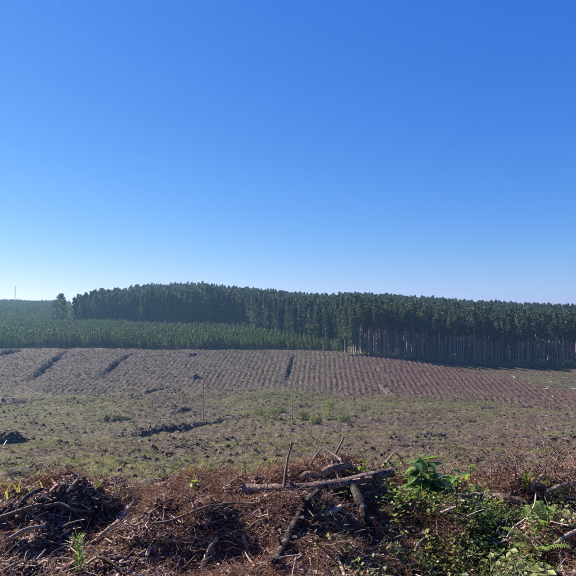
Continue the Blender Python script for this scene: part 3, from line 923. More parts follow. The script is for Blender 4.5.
pile([(-6, 443), (22, 440)], 2.6, 1.1, 'dark brush heap with bleached sticks leaning on it', 29, 'slash_heap', 'brush heap', 160)
pile([(-10, 405), (22, 403)], 4.0, 1.2, 'low broad dark heap standing in for shade beside the greenest grass patch', 30, 'slash_heap', 'brush heap', 420)  # dark heap added in place of a cast shade on the ground
pile([(380, 385), (396, 396)], 2.4, 1.1, 'dark brush heap at the foot of the red slope', 31, 'slash_heap', 'brush heap', 150)
pile([(372, 363), (392, 381)], 2.2, .7, 'thin broken brush windrow slanting down the red slope', 32)
pile([(170, 414), (190, 409)], 2.0, .7, 'small low brush heap just uphill of the long windrow', 33, 'slash_heap', 'brush heap', 150)
pile([(478, 408), (500, 408)], 1.6, .5, 'small dark brush heap on the green flat below the red slope', 34, 'slash_heap', 'brush heap', 120)
pile([(536, 446), (552, 449)], .9, .4, 'small dark brush heap behind the bare twiggy shrubs on the bank', 35, 'slash_heap', 'brush heap', 150)
pile([(420, 434), (446, 437)], 1.0, .35, 'thin line of dark sticks across the brown ground behind the broad-leaved plant', 36, 'slash_heap', 'brush heap', 120)
pile([(140, 394), (172, 388)], 2.6, .7, 'long flat dark brush heap at the bottom edge of the furrows', 37, 'slash_heap', 'brush heap', 110)
pile([(345, 356), (372, 356)], 2.4, .8, 'brush heap at the corner of the mature stand atop the red slope', 38, 'slash_heap', 'brush heap', 110)

# --- bleached sticks on the left heap, felled pale logs on the right flat
def stick(name, label, cat, pts, r0, r1, mat, group=None, n=10, sides=7, seed=0, rough=.12, jag=.4, stubs=0, smooth_shade=True):
    P = polyline([Vector(p) for p in pts], n)
    o0 = P[0].copy(); P = [p - o0 for p in P]
    mb = MB(); mb.tube(P, [r0 + (r1 - r0) * k / (n - 1) for k in range(n)], sides, seed, rough, True, jag)
    o = mb.build(name, mat, None, smooth_shade); o.location = o0
    tag(o, label, cat, group)
    rn = random.Random(seed + 5)
    for k in range(stubs):
        i = rn.randrange(1, n - 1); rr = r0 + (r1 - r0) * i / (n - 1)
        t = (P[i + 1] - P[i - 1]).normalized(); a = t.cross(Vector((rn.gauss(0, 1), rn.gauss(0, 1), abs(rn.gauss(1, .6))))).normalized()
        if a.z < 0: a = -a
        d = (a + t * rn.uniform(-.2, .6)).normalized() * rr * rn.uniform(1.8, 3.2)
        sb = MB(); sb.tube([P[i] + a * rr * .5, P[i] + a * rr * .6 + d], [rr * .4, rr * .28], 6, k, .15, True, .5)
        sb.build('branch_stub', mat, o)
    return o
def gp(u, v, lift=.03):
    return hit(u, v, lift)
p = hit(4, 434); stick('dead_branch', 'long bleached white branch leaning on the dark brush heap', 'branch', [gp(3, 433, .5), gp(14, 439, .25)], .04, .025, M['white_wood'], seed=1)
stick('dead_branch', 'short bleached branch crossing under the long white one', 'branch', [gp(4, 445, .2), gp(9, 436, .5)], .035, .02, M['white_wood'], seed=2)
logs = [((540, 388), (546, 391), .22), ((513, 377), (515, 378), .3), ((520, 379), (523, 380), .25), ((529, 383), (533, 385), .22), ((546, 386.5), (549, 387.5), .2),
        ((554, 384), (559, 385.5), .2), ((566, 388), (574, 391.5), .25), ((553, 396), (557, 397), .2), ((562, 378), (570, 378.5), .2), ((549, 381), (552, 381), .2)]
lab = ['longest pale felled log lying on the flat beside the red slope', 'pale log end at the shaded crest of the red slope', 'pale log just below the one on the shaded crest',
       'pale log on the slope edge above the longest felled log', 'small pale log just beyond the longest felled log', 'pale log between two small ones on the grassy flat',
       'thick pale log by the picture edge on the grassy flat', 'short pale log lowest down the grassy flat', 'pale log in front of the shadow of the mature stand', 'short pale log at the edge of the stand shadow']
for i, (a, b, r) in enumerate(logs):
    pa, pb = gp(*a, r * .7), gp(*b, r * .7)
    ln = min((pb - pa).length, [3.2, 1.0, 1.2, 1.8, 1.2, 1.6, 3.0, 1.4, 2.0, 1.0][i]); an = [.5, 1.2, .2, -.5, .9, -.2, .3, 2.2, -.1, .7][i]
    pb = pa + Vector((math.cos(an), -math.sin(an), 0)) * ln; pb.z = gz(pb.x, pb.y) + r * .6
    stick('felled_log', lab[i], 'log', [pa, (pa + pb) * .5, pb], r * .5, r * .4, M['white_wood'], 'pale logs on the flat', 5, 8, i, .05, .05)

# --- shrubs in the clearing and along the forest edge
def shrub(u, v, hgt, wid, label, seed, dense=160, mat='shrub', ls=.16, group=None):
    rn = random.Random(seed); p = hit(u, v)
    r = empty('shrub', tuple(p)); tag(r, label, 'shrub', group)
    st = MB(); lf = MB()
    for k in range(7):
        a = rn.uniform(0, 6.28); w = wid * .5 * rn.uniform(.2, .9)
        tip = Vector((math.cos(a) * w, math.sin(a) * w, hgt * rn.uniform(.6, 1)))
        st.tube([(0, 0, -.1), tip * .5 + Vector((0, 0, hgt * .12)), tip], [.03, .02, .008], 4, k)
    for k in range(dense):
        a = rn.uniform(0, 6.28); t = rn.random(); w = wid * .5 * math.sqrt(rn.random()) * (.55 + .6 * math.sin(math.pi * min(1, t * .85 + .1)))
        c = Vector((math.cos(a) * w, math.sin(a) * w, hgt * t))
        leaf_quad(lf, c, Vector((rn.gauss(0, 1), rn.gauss(0, 1), rn.gauss(.5, .6))).normalized() * ls * rn.uniform(.6, 1.4), ls * .45, rn)
    st.build('stems', M['dead_wood'], r); f = lf.build('foliage', M[mat], r)
    return r
shrub(329, 419, 3.2, 1.7, 'slender yellow-green shrub standing upright in the clearing', 51, 900, 'sunlit_bush', .22)
for i, (u, v, h_, w_, lb) in enumerate(((258, 416, 1.5, 2.6, 'low green scrub bush between the two dead poles'), (272, 419, 1.7, 2.4, 'rounded green bush just beside the second dead pole'),
        (281, 413, 1.3, 2.2, 'small green bush behind the foot of the second dead pole'), (304, 420, 1.5, 1.8, 'green bush between the second dead pole and the slender shrub'),
        (315, 424, 1.1, 1.7, 'low bush in front of the slender yellow-green shrub'), (344, 422, 1.1, 2.0, 'low dull green bush past the slender yellow-green shrub'))):
    shrub(u, v, h_, w_, lb, 60 + i, 600, 'shrub', .25)
edge = np.concatenate([np.linspace(352, 405, 7), np.linspace(412, 572, 22)])
for i, u in enumerate(edge):
    u = u + random.uniform(-3, 3); v = float(np.interp(u, [350, 400, 450, 500, 576], [352.5, 357, 361.5, 365, 366.5])) + random.uniform(.3, 1.2)
    shrub(u, v, random.uniform(1.5, 3.8), random.uniform(3.0, 6.0), 'bush coloured a sunlit pale green at the foot of the bare-trunked pines', 80 + i, 300, 'sunlit_bush', .42, 'bushes along the stand edge')

# ------------------------------------------------------------------ the near bank: litter mass
def bank():
    n = 52000
    x, y = sample(n, 2.3, 6.9, .98, 1)
    r, th, d, u = polar(x, y)
    weedy = np.clip(np.exp(-((u - 470) / 95) ** 2 * 1.0) * 1.2, 0, 1) * sstep(5.5, 4.9, d)
    leftsoil = sstep(150, 60, u)
    q = rng.random(n)
    dens = fbm(x / .4, y / .4, 601, 2)
    nm = [needle_mesh(610 + k) for k in range(6)] + [needle_mesh(620 + k, 12, .14, .0014, .3) for k in range(3)]
    k = (q < .52 - .30 * weedy - .22 * leftsoil + .9 * dens)
    m = k.sum()
    scatter('needle_litter', 'matted reddish dry pine needles covering the near bank', nm, ground_points(x[k], y[k], .0), rots(m, .22), rng.uniform(.7, 1.35, m), rng.integers(0, 9, m), cat='litter')
    cm = [chip_mesh(640 + j, M['chip']) for j in range(7)]
    x, y = sample(36000, 2.3, 6.8, .98, 1); m = len(x)
    scatter('bark_chips', 'broken bark chips and wood crumbs mixed into the near bank', cm, ground_points(x, y, -.012), rots(m, .65), rng.uniform(.3, .85, m), rng.integers(0, 7, m), cat='litter')
    bm_ = [blob_mesh(660 + j, M['clod']) for j in range(5)]
    x, y = sample(22000, 2.3, 6.8, .98, 1); r, th, d, u = polar(x, y)
    kk = rng.random(len(x)) < .45 + .55 * sstep(200, 60, u); x, y = x[kk], y[kk]; m = len(x)
    scatter('soil_clods', 'crumbly dark red soil clods on the near bank', bm_, ground_points(x, y, .0), rots(m, 1), rng.uniform(.12, 1.0, m) ** 2.2 * .8, rng.integers(0, 5, m), cat='soil')
    tm = [twig_mesh(680 + j, .24, .0034) for j in range(6)]
    x, y = sample(10000, 2.3, 6.8, .98, 1); m = len(x)
    scatter('twig_litter', 'fine dry twigs tangled through the near bank', tm, ground_points(x, y, -.025), rots(m, .4), rng.uniform(.35, 1.0, m) ** 2 * 1.5, rng.integers(0, 6, m), cat='litter')
    # low weeds over the shaded right part
    wm = [leafy_mesh(720 + j, 26, .12, .030) for j in range(4)] + [leafy_mesh(730 + j, 18, .10, .045) for j in range(2)]
    x, y = sample(13000, 3.0, 5.9, .62, 1); r, th, d, u = polar(x, y)
    vv = HV + FPX * (EYE - height(x, y)) / d
    wz = np.maximum(np.exp(-((u - 460) / 70) ** 2 - ((vv - 530) / 56) ** 2), .42 * np.exp(-((u - 530) / 40) ** 2 - ((vv - 520) / 32) ** 2))
    wz = np.maximum(wz, .9 * np.exp(-((u - 405) / 32) ** 2 - ((vv - 505) / 16) ** 2))
    kk = rng.random(len(x)) < wz * np.clip(.60 + 1.2 * fbm(x / .3, y / .3, 741, 2), .05, 1); x, y = x[kk], y[kk]; m = len(x)
    scatter('weeds', 'tangle of small green weeds over the shaded part of the near bank', wm, ground_points(x, y, .01), rots(m, .35), rng.uniform(.5, 1.25, m), rng.integers(0, 6, m), cat='weeds')
    # grass behind the crest
    gm = [grass_mesh(750 + j, 12, .17) for j in range(4)]
    x, y = sample(7600, 5.6, 10.5, .9, 1); r, th, d, u = polar(x, y)
    kk = rng.random(len(x)) < np.interp(u, [0, 200, 330, 576], [.42, .40, .2, .18]) * np.clip(.5 + 1.3 * fbm(x / .9, y / .9, 761, 2), 0, 1.3); x, y = x[kk], y[kk]; m = len(x)
    scatter('crest_grass', 'fresh grass tufts growing behind the crest of the near bank', gm, ground_points(x, y, .01), rots(m, .2), rng.uniform(.6, 1.3, m), rng.integers(0, 4, m), cat='grass')
bank()

# ------------------------------------------------------------------ logs and branches on the bank
PXM = 5.0 / FPX   # metres per picture pixel at five metres
def pstick(name, label, cat, uvl, w0, w1, mat, **k):
    """uvl: (u, v, lift) points lying on the bank; widths in picture pixels"""
    pts = [gp(u, v, l + .025) for u, v, l in uvl]
    sc = pts[0].y / 5.0
    return stick(name, label, cat, pts, w0 * .5 * PXM * sc, w1 * .5 * PXM * sc, mat, **k)

d0 = hit(300, 486).y - .16
lg = stick('fallen_log', 'long rough-barked log lying across the top of the needle bank', 'log',
           [at_dist(243, 489, d0 + .05), at_dist(275, 490, d0), at_dist(310, 488, d0 - .02), at_dist(345, 483, d0), at_dist(372, 476, d0 + .05), at_dist(392, 472, d0 + .12)],
             .052, .038, M['bark'], n=34, sides=14, seed=11, rough=.10, jag=.7, stubs=5)
def sub_tube(parent, name, pts, r0, r1, mat, n=8, seed=0, sides=8, rough=.12):
    P = [p - parent.location for p in polyline(pts, n)]
    mb = MB(); mb.tube(P, [r0 + (r1 - r0) * k / (n - 1) for k in range(n)], sides, seed, rough, True, .5)
    return mb.build(name, mat, parent, True)
sub_tube(lg, 'limb', [at_dist(352, 484, d0), at_dist(360, 500, d0 - .18), at_dist(366, 518, d0 - .35), hit(376, 532)], .045, .022, M['dark_bark'], seed=3)
sub_tube(lg, 'twig', [at_dist(284, 487, d0 - .05), at_dist(287, 462, d0 + .02), at_dist(292, 443, d0 + .05)], .014, .008, M['twig'], seed=4, sides=6)
sub_tube(lg, 'twig', [at_dist(266, 489, d0 - .05), at_dist(267, 483, d0 - .07), at_dist(262, 476, d0 - .05)], .008, .005, M['twig'], seed=5, sides=6)
bp = M['bark']; dk = M['dark_bark']; tw = M['twig']; pw = M['pale_wood']
pstick('fallen_branch', 'thick dark branch slanting down from under the long log', 'branch', [(320, 492, .06), (306, 505, .06), (294, 526, .05), (285, 544, .04), (275, 562, .03)], 10, 7, dk, n=18, sides=11, seed=12, rough=.14, stubs=4)
pstick('split_wood', 'pale torn slab of split wood on the red litter', 'wood piece', [(137, 499, .03), (129, 509, .05), (122, 519, .05)], 6, 9, pw, n=7, sides=5, seed=13, rough=.34, jag=2.2, smooth_shade=False)
pstick('split_wood', 'slim pale splinter below the torn slab', 'wood piece', [(121, 521, .04), (110, 528, .04), (98, 537, .03)], 7, 2, pw, n=7, sides=5, seed=14, rough=.34, jag=2.0, smooth_shade=False)
pstick('fallen_log', 'short thick log with pale bark half buried among the green weeds', 'log', [(458, 500, .04), (478, 497, .06), (500, 498, .05), (522, 502, .04)], 11, 9, bp, n=16, sides=12, seed=15, rough=.12, stubs=2)
pstick('fallen_branch', 'dark hooked branch arching over the soil mound', 'branch', [(18, 510, .02), (24, 500, .06), (32, 493, .06), (41, 489, .04)], 6, 4, dk, seed=16, n=12)
pstick('fallen_branch', 'long thin branch lying across the soil mound', 'branch', [(-5, 520, .04), (15, 513, .05), (32, 507, .06), (42, 505, .05)], 5, 4, tw, seed=17, n=12)
pstick('fallen_branch', 'crooked stick running on from the long branch over the mound', 'branch', [(44, 507, .05), (60, 504, .05), (75, 510, .05), (94, 511, .04)], 3.5, 2.5, tw, seed=18, n=12)
pstick('fallen_branch', 'bent grey stick low on the soil mound', 'branch', [(7, 540, .03), (22, 531, .06), (32, 528, .07), (45, 526, .05)], 4, 3, tw, seed=19, n=12)
pstick('fallen_branch', 'straight dry stem leaning up on top of the soil mound', 'branch', [(67, 492, .02), (72, 486, .08), (79, 478, .16)], 3, 2, tw, seed=20)
pstick('fallen_branch', 'thin arched twig bowing across the litter beside the log', 'branch', [(150, 524, .04), (170, 521, .07), (190, 513, .09), (210, 506, .09), (235, 503, .06), (254, 503, .04)], 3, 2, tw, seed=21, n=18)
pstick('fallen_branch', 'second thin twig lying below the arched one', 'branch', [(205, 524, .05), (225, 519, .06), (246, 515, .04)], 2.2, 1.5, tw, seed=22)
fk = pstick('fallen_branch', 'pale forked stick standing in the dark hollow', 'branch', [(201, 570, .02), (206, 556, .06), (211, 546, .09), (217, 540, .1)], 5, 3, pw, seed=23)
sub_tube(fk, 'fork', [hit(209, 552) + Vector((0, 0, .07)), hit(211, 560) + Vector((0, 0, .05)), hit(215, 567) + Vector((0, 0, .03))], .014, .01, pw, seed=2)
pstick('fallen_branch', 'straight pale stick in the hollow between forked stick and dark branch', 'branch', [(243, 534, .08), (247, 548, .06), (251, 563, .03)], 4.5, 3.5, pw, seed=24)
pstick('fallen_branch', 'short pale peg just below the left end of the long log', 'branch', [(259, 507, .08), (263, 520, .05), (266, 530, .02)], 3.5, 2, pw, seed=25)
pstick('fallen_branch', 'short pale upright peg beside the log end', 'branch', [(268, 507, .09), (269, 521, .03)], 2.5, 2, pw, seed=26)
pstick('fallen_branch', 'pale stick dropping out of the picture below the needle bank', 'branch', [(335, 550, .06), (340, 563, .05), (346, 580, .03)], 4, 3, pw, seed=27)
pstick('fallen_branch', 'tapering strip of pale bark lying between branch and log fork', 'branch', [(316, 517, .03), (328, 513, .04), (342, 507, .05)], 3, 6, pw, seed=28)
pstick('fallen_branch', 'thin upright stick in the needles under the log fork', 'branch', [(343, 536, .02), (344, 527, .06), (346, 518, .1)], 2.5, 2, tw, seed=29)
pstick('fallen_branch', 'long orange brown stick leaning above the log end by the weeds', 'branch', [(383, 466, .02), (388, 460, .08), (396, 450, .18)], 3, 2, material('orange_wood', [(.19, .10, .065), (.26, .15, .10)], .8, 0, 20), seed=30)
d1 = hit(335, 474).y + .25
stick('fallen_branch', 'bare stick leaning to one side above the root lumps behind the log', 'branch', [at_dist(332, 462, d1), at_dist(338, 449, d1), at_dist(344, 437, d1 + .05)], .013, .008, tw, seed=31, sides=6)
stick('fallen_branch', 'long bare stick crossing behind the leaning one', 'branch', [at_dist(341, 460, d1 - .1), at_dist(326, 449, d1 + .05), at_dist(312, 437, d1 + .15)], .012, .007, tw, seed=32, sides=6)
stick('fallen_branch', 'short twig sloping to the root lumps behind the log', 'branch', [at_dist(309, 466, d1 - .1), at_dist(316, 455, d1), at_dist(322, 448, d1 + .05)], .009, .006, tw, seed=33, sides=6)
stick('vine_stem', 'smooth curved vine stem looping up through the green weeds', 'stem', [gp(472, 541, .09), gp(490, 543, .11), gp(504, 541, .13), gp(513, 528, .10), gp(526, 518, .14), gp(534, 506, .18), gp(536, 494, .20)], .008, .006, tw, seed=34, n=26, rough=.03)
pstick('fallen_branch', 'thick grey stick entering from the picture edge over the shaded weeds', 'branch', [(581, 529, .10), (566, 536, .08), (552, 547, .04)], 4.5, 3, tw, seed=35, stubs=1)
pstick('fallen_branch', 'pale stick lying under the bare twiggy shrubs', 'branch', [(545, 494, .04), (558, 487, .08), (581, 481, .10)], 4, 5, pw, seed=36)
pstick('fallen_branch', 'short pinkish stub leaning beside the thin yellow-green sprout', 'branch', [(531, 489, .02), (537, 482, .06), (543, 475, .10)], 4, 3, pw, seed=37)
pstick('fallen_branch', 'forked grey twig standing near the lower edge under the thick stick', 'branch', [(563, 572, .02), (561, 560, .06), (560, 551, .1)], 3, 2, tw, seed=38)
pstick('fallen_branch', 'pale stick lying flat across the weeds below the broad leaves', 'branch', [(440, 513, .08), (448, 510, .10), (456, 507, .10)], 3, 2, pw, seed=39)
pstick('fallen_branch', 'thin bent straw in the dark weeds', 'branch', [(415, 551, .05), (419, 543, .09), (426, 537, .11), (429, 540, .10)], 2, 1.5, pw, seed=40)
pstick('fallen_branch', 'thin grey stick low down among shaded soil clods', 'branch', [(37, 560, .04), (42, 554, .06), (46, 549, .08)], 3, 2, tw, seed=41)
pstick('fallen_branch', 'stick lying close beside the pine seedling', 'branch', [(85, 566, .03), (92, 560, .07), (97, 557, .09)], 3, 2, tw, seed=42)
pstick('fallen_branch', 'thin dark root curving below the pale splinter', 'branch', [(95, 553, .04), (108, 560, .06), (120, 569, .04), (124, 575, .03)], 2.5, 2, dk, seed=43)
pstick('fallen_branch', 'short stub lying at the lower corner of the soil mound', 'branch', [(2, 572, .04), (10, 567, .05), (22, 561, .04)], 4, 3, tw, seed=44)
pstick('fallen_branch', 'flat broken bark piece behind the crest by the grass', 'branch', [(152, 487, .03), (160, 485, .04), (170, 486, .03)], 3.5, 2.5, bp, seed=45)
pstick('root_lump', 'knobbly torn root lump behind the middle of the log', 'root', [(322, 474, .03), (334, 468, .08), (346, 466, .06), (356, 470, .02)], 9, 5, bp, n=14, sides=10, seed=46, rough=.35, stubs=3)
pstick('root_lump', 'small pale root lump beside the bigger torn one', 'root', [(300, 478, .02), (311, 474, .05), (321, 476, .02)], 6, 4, bp, n=10, sides=9, seed=47, rough=.35)
# loose sticks that look alike
rn = random.Random(99)
areas = [('thin dry stick lying loose in the needle litter below the log', 170, 370, 498, 572, 62), ('small broken stick poking from the red soil clods', 5, 150, 495, 572, 34), ('little dry stick lying among the shaded weeds', 385, 570, 498, 570, 34)]
for lbl, u0, u1, v0, v1, cnt in areas:
    for k in range(cnt):
        u, v = rn.uniform(u0, u1), rn.uniform(v0, v1); c = gp(u, v, .04); a = rn.uniform(0, 6.28); l = rn.uniform(.06, .2)
        d = Vector((math.cos(a), math.sin(a), rn.gauss(.1, .3))) * l
        p1 = c + d; p1.z = max(p1.z, gz(p1.x, p1.y) + .015)
        stick('dry_stick', lbl, 'stick', [c, (c + p1) * .5 + Vector((rn.gauss(0, .01), rn.gauss(0, .01), .01)), p1], rn.uniform(.004, .009), rn.uniform(.002, .005), rn.choice([tw, tw, pw, dk]), 'loose sticks on the bank', 6, 6, k)

# bare twiggy shrubs at the right
def bare_shrub(u, v, hgt, label, seed, spread=.5, nst=9, mat=None):
    rn = random.Random(seed); p = hit(u, v); r = empty('bare_shrub', tuple(p)); tag(r, label, 'shrub')
    for k in range(nst):
        mb = MB(); a = rn.uniform(0, 6.28); w = spread * rn.uniform(.3, 1); H = hgt * rn.uniform(.55, 1.1)
        b = Vector((rn.gauss(0, .05), rn.gauss(0, .05), -.03)); tip = Vector((math.cos(a) * w, math.sin(a) * w, H))
        mid = (b + tip) * .5 + Vector((rn.gauss(0, .06), rn.gauss(0, .06), .05)); P = polyline([b, mid, tip], 9)
        mb.tube(P, [.006 * (1 - j / 11) for j in range(9)], 5, k)
        for q in range(7):
            i = rn.randrange(2, 9); e = Vector((rn.gauss(0, 1), rn.gauss(0, 1), rn.uniform(0, 1))).normalized() * rn.uniform(.06, .2)
            m1 = P[i] + e * .5 + Vector((0, 0, .012)); mb.tube([P[i], m1, P[i] + e], [.003, .0024, .0013], 4, q)
            f = Vector((rn.gauss(0, 1), rn.gauss(0, 1), rn.gauss(.3, .6))).normalized() * rn.uniform(.03, .09); mb.tube([m1, m1 + f], [.002, .001], 3, q)
        mb.build('stem', mat or M['red_twig'], r)
M['red_twig'] = material('red_twigs', [(.075, .042, .036), (.13, .08, .068), (.21, .15, .13)], .85, 0, 10, mix_noise=.5)
for i, a in enumerate(((566, 484, .55, 'tallest tangle of bare reddish twigs at the picture edge'), (545, 482, .42, 'bare twiggy shrub next to the tallest reddish tangle'), (520, 486, .40, 'sparse bare shrub behind the thin yellow-green sprout'),
                       (497, 488, .36, 'bare twiggy shrub behind the half buried log'), (480, 487, .30, 'small bare shrub under the two-leaved sprout'), (575, 500, .4, 'bare twigs rising over the pale stick at the picture edge'),
                       (440, 486, .26, 'small reddish twig clump just behind the broad-leaved plant'), (375, 470, .24, 'small reddish twig clump behind the end of the log'), (405, 474, .26, 'reddish twig clump beside the orange brown stick'))):
    bare_shrub(a[0], a[1], a[2], a[3], 900 + i, .28 if a[2] < .4 else .45, 6 if a[2] < .35 else 9)

# ------------------------------------------------------------------ green plants of the bank
def leaf_mesh(L, W, seed, mat, curl=.25, nseg=6):
    rn = random.Random(seed); mb = MB(); V = []
    for k in range(nseg + 1):
        t = k / nseg; w = W * .5 * (math.sin(math.pi * t ** .75) ** .85 if 0 < t < 1 else 0.02) * rn.uniform(.93, 1.07)
        x = L * t; z = -curl * L * t * t
        V += [(x, -w, z + w * .35), (x, 0, z), (x, w, z + w * .35)]
    mb.v = V
    for k in range(nseg):
        a = 3 * k; mb.f += [(a, a + 3, a + 4, a + 1), (a + 1, a + 4, a + 5, a + 2)]
    return mb.mesh('leaf', mat, True)
LEAVES = {k: [leaf_mesh(1, w, s, M[k], c) for s, (w, c) in enumerate(((.55, .2), (.62, .35), (.5, .45), (.58, .1)))] for k in ('leaf', 'bright_leaf', 'weed')}
def put_leaf(parent, loc, a, pitch, size, kind, roll=0, i=0):
    o = bpy.data.objects.new('leaf', LEAVES[kind][i % 4]); o.location = loc; o.rotation_euler = (roll, pitch, a); o.scale = (size,) * 3
    return link(o, parent)
def leafy_plant(u, v, stems, label, kind, lsize, nleaf, seed, name='broadleaf_plant', cat='plant'):
    rn = random.Random(seed); p = hit(u, v); r = empty(name, tuple(p)); tag(r, label, cat)
    for s, (dx, dy, h) in enumerate(stems):
        tip = Vector((dx, dy, h)); b = Vector((dx * .2, dy * .2, -.03)); P = polyline([b, (b + tip) * .5 + Vector((0, 0, .04 * h)), tip], 8)
        mb = MB(); mb.tube(P, [.006 * (1 - j / 12) for j in range(8)], 6, s); stm = mb.build('stem', M['weed'], r, True)
        for k in range(nleaf):
            i = 2 + int((k + .5) / nleaf * 5.9); a = k * 2.4 + rn.uniform(-.4, .4)
            q = P[min(i, 7)]; ls = lsize * rn.uniform(.7, 1.2)
            put_leaf(stm, tuple(q + Vector((rn.gauss(0, .006), rn.gauss(0, .006), 0))), a, rn.uniform(-.5, .55), ls, kind, rn.uniform(-.4, .4), k)
    return r
leafy_plant(423, 497, [(-.07, .0, .30), (-.01, .05, .34), (.05, 0, .30), (.10, -.02, .20), (-.10, -.05, .18)], 'lush plant with big dark green leaves above the weeds', 'leaf', .15, 12, 1)
leafy_plant(440, 497, [(.0, .0, .20), (.07, .03, .16), (-.06, .0, .17)], 'dark leaved plant squeezed between the lush plant and its smaller neighbour', 'leaf', .12, 8, 31)
leafy_plant(484, 498, [(.0, .0, .10), (.08, .03, .08), (-.08, .0, .1)], 'low dark leafy plant spreading along the half buried log', 'leaf', .085, 8, 32)
leafy_plant(455, 497, [(.0, .0, .26), (.05, .03, .20), (-.04, .0, .15)], 'smaller leafy plant with upright leaves beside the lush one', 'leaf', .115, 9, 2)
leafy_plant(472, 494, [(-.02, .0, .36)], 'thin sprout carrying a few drooping leaves above the twigs', 'bright_leaf', .10, 3, 3, 'sprout', 'sprout')
leafy_plant(384, 493, [(0, 0, .12), (.08, 0, .10), (-.06, .03, .09)], 'yellow-green leafy weed behind the log fork', 'bright_leaf', .055, 7, 4)
leafy_plant(360, 482, [(0, 0, .14), (.06, .02, .12), (-.08, .02, .1)], 'bright weed peeking over the log end', 'bright_leaf', .055, 7, 5)
leafy_plant(327, 498, [(0, 0, .06)], 'tiny bright sprout', 'bright_leaf', .04, 5, 6) if False else None
leafy_plant(190, 490, [(0, 0, .10), (.06, .01, .08)], 'yellow-green sprout on the crest beyond the arched twig', 'bright_leaf', .07, 5, 7, 'sprout', 'sprout')
leafy_plant(216, 497, [(0, 0, .06), (-.04, .01, .05)], 'tiny yellow sprout near the left end of the log', 'bright_leaf', .05, 5, 8, 'sprout', 'sprout')
leafy_plant(402, 512, [(0, 0, .15), (.05, .03, .11), (-.06, 0, .1)], 'pale green weed at the edge of the needle litter', 'bright_leaf', .06, 7, 9)
leafy_plant(394, 503, [(0, 0, .13), (.06, .02, .10)], 'bright weed between the log fork and the lush plant', 'bright_leaf', .05, 8, 21)
leafy_plant(414, 508, [(0, 0, .14), (.05, .02, .10), (-.05, 0, .1)], 'bright bushy weed right below the lush plant', 'bright_leaf', .055, 8, 22)
leafy_plant(430, 511, [(0, 0, .12), (.06, .02, .08)], 'yellowish weed in front of the dark leaved plant', 'bright_leaf', .05, 7, 23)
leafy_plant(492, 512, [(0, 0, .10), (.07, .02, .08), (-.06, 0, .08)], 'small yellowish weed under the far end of the half buried log', 'bright_leaf', .045, 7, 24)
leafy_plant(436, 525, [(0, 0, .14), (.08, .0, .10), (-.06, .02, .12)], 'mid green weed in the middle of the tangle', 'weed', .065, 8, 10)
leafy_plant(470, 520, [(0, 0, .13), (.07, .0, .10), (-.06, .02, .1)], 'green weed in front of the half buried log', 'weed', .06, 8, 11)
leafy_plant(438, 570, [(0, 0, .12), (.05, 0, .1)], 'pale-leaved weed at the lower edge of the tangle', 'bright_leaf', .06, 5, 12)
leafy_plant(392, 560, [(0, 0, .12), (.04, 0, .08)], 'small pale-leaved weed in deep shade', 'weed', .055, 6, 13)
leafy_plant(510, 525, [(0, 0, .11), (.06, .02, .1), (-.06, 0, .1)], 'green weed inside the curve of the vine stem', 'weed', .06, 8, 14)
leafy_plant(125, 502, [(0, 0, .06), (.03, .01, .06)], 'little green weed on the rim of the dark hollow', 'weed', .045, 6, 15)

def frond(parent, base, a, L, rise, mat, seed):
    mb = MB(); P = [Vector((math.cos(a) * L * t, math.sin(a) * L * t, rise * t - rise * .55 * t * t)) for t in np.linspace(0, 1, 16)]
    mb.tube(P, [.004 * (1 - k / 18) for k in range(16)], 4, seed, cap=False)
    side = Vector((-math.sin(a), math.cos(a), 0))
    for k in range(2, 16):
        l = L * .27 * math.sin(math.pi * (k / 16) ** .8) + .01; f = (P[min(k + 1, 15)] - P[k - 1]).normalized()
        for s in (-1, 1):
            d = (side * s + f * .45 + Vector((0, 0, -.15))).normalized() * l; w = f * .0055
            mb.tri(P[k] - w, P[k] + d * .5 - w * .8, P[k] + d, P[k] + d * .5 + w, P[k] + w)
    o = mb.build('frond', M[mat], parent); o.location = base
p = hit(538, 552); r = empty('fern', tuple(p)); tag(r, 'bright yellow-green fern among the shaded weeds', 'fern')
for k, (a, L, rise) in enumerate(((1.5, .18, .50), (1.2, .14, .28), (2.6, .20, .26), (.4, .20, .26), (3.6, .18, .18), (5.6, .18, .2), (4.6, .16, .2))): frond(r, (0, 0, 0), a, L * 1.2, rise * 1.1, 'fern', k)
p = hit(545, 528); r = empty('fern', tuple(p)); tag(r, 'small fern standing upright beside the top of the vine stem', 'fern')
for k, (a, L, rise) in enumerate(((1.6, .12, .35), (2.4, .14, .3), (.7, .13, .28), (4.2, .13, .2))): frond(r, (0, 0, 0), a, L, rise, 'fern', 20 + k)

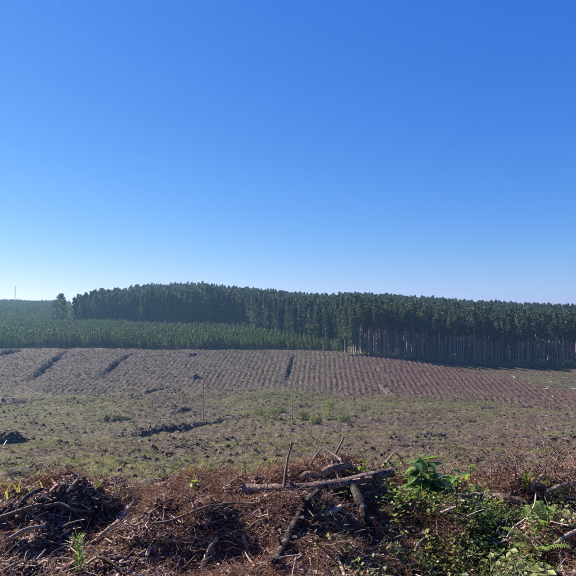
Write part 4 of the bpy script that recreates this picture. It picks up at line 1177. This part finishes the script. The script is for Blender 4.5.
# thin sprout of upright blades
def blades(u, v, n, h, label, seed, mat):
    p = hit(u, v); r = empty('grass_sprout', tuple(p)); tag(r, label, 'sprout'); rn = random.Random(seed)
    for k in range(n):
        mb = MB(); a = rn.uniform(0, 6.28); l = h * rn.uniform(.6, 1.1); o_ = Vector((math.cos(a), math.sin(a), 0)) * l * rn.uniform(.1, .5); s = Vector((-math.sin(a), math.cos(a), 0)) * .006
        p1 = o_ * .4 + Vector((0, 0, l * .6)); p2 = o_ + Vector((0, 0, l)); mb.tri(-s + Vector((0, 0, -.02)), s + Vector((0, 0, -.02)), p1 + s * .8, p1 - s * .8); mb.tri(p1 - s * .8, p1 + s * .8, p2)
        mb.build('leaf', M[mat], r)
blades(527, 492, 14, .26, 'thin yellow-green sprout in front of the bare shrubs', 1, 'bright_leaf')
blades(193, 487, 8, .13, 'pair of bright upright blades on the crest of the bank', 2, 'bright_leaf')
blades(10, 492, 9, .12, 'bright grass sprout at the mound edge', 3, 'bright_leaf')
blades(98, 492, 10, .13, 'bright grass sprout behind the dark hollow', 4, 'bright_leaf')

# pine seedling
p = hit(80, 577); r = empty('pine_seedling', tuple(p)); tag(r, 'small bright green pine seedling in the shaded hollow', 'seedling')
rn = random.Random(5); H = .31
mb = MB(); mb.tube([(0, 0, -.02), (-.005, 0, H * .5), (-.02, 0, H * .82)], [.006, .005, .003], 6, 1); mb.build('stem', M['twig'], r, True)
mb = MB()
for k in range(150):
    t = rn.uniform(.12, 1); a = rn.uniform(0, 6.28); c = Vector((-.02 * t, 0, H * .85 * t)); l = rn.uniform(.05, .095)
    d = Vector((math.cos(a) * .75, math.sin(a) * .75, rn.uniform(.45, 1.2))).normalized() * l; s = d.cross(Vector((0, 0, 1))).normalized() * .0022
    mb.tri(c - s, c + s, c + d * .6 + s * .8 + Vector((0, 0, -.003)), c + d, c + d * .6 - s * .8 + Vector((0, 0, -.003)))
mb.build('needles', M['seedling'], r)

# ------------------------------------------------------------------ the air
def haze():
    z0 = -40.0; z1 = 32.0
    v = [(sx * 1620, sy * 1620, z) for z in (z0, z1) for sx, sy in ((-1, -1), (1, -1), (1, 1), (-1, 1))]
    f = [(0, 3, 2, 1), (4, 5, 6, 7), (0, 1, 5, 4), (1, 2, 6, 5), (2, 3, 7, 6), (3, 0, 4, 7)]
    m = bpy.data.materials.new('haze'); m.use_nodes = True; N = m.node_tree.nodes
    for n in list(N): N.remove(n)
    out = N.new('ShaderNodeOutputMaterial'); pv = N.new('ShaderNodeVolumePrincipled')
    pv.inputs['Color'].default_value = (.34, .62, 1, 1); pv.inputs['Density'].default_value = .00020; pv.inputs['Anisotropy'].default_value = .45
    m.node_tree.links.new(pv.outputs[0], out.inputs['Volume'])
    o = link(bpy.data.objects.new('haze', mesh_np('haze', np.array(v), f, m)))
    tag(o, 'thin bluish haze filling the air over the clearing', 'haze', kind='stuff')
haze()
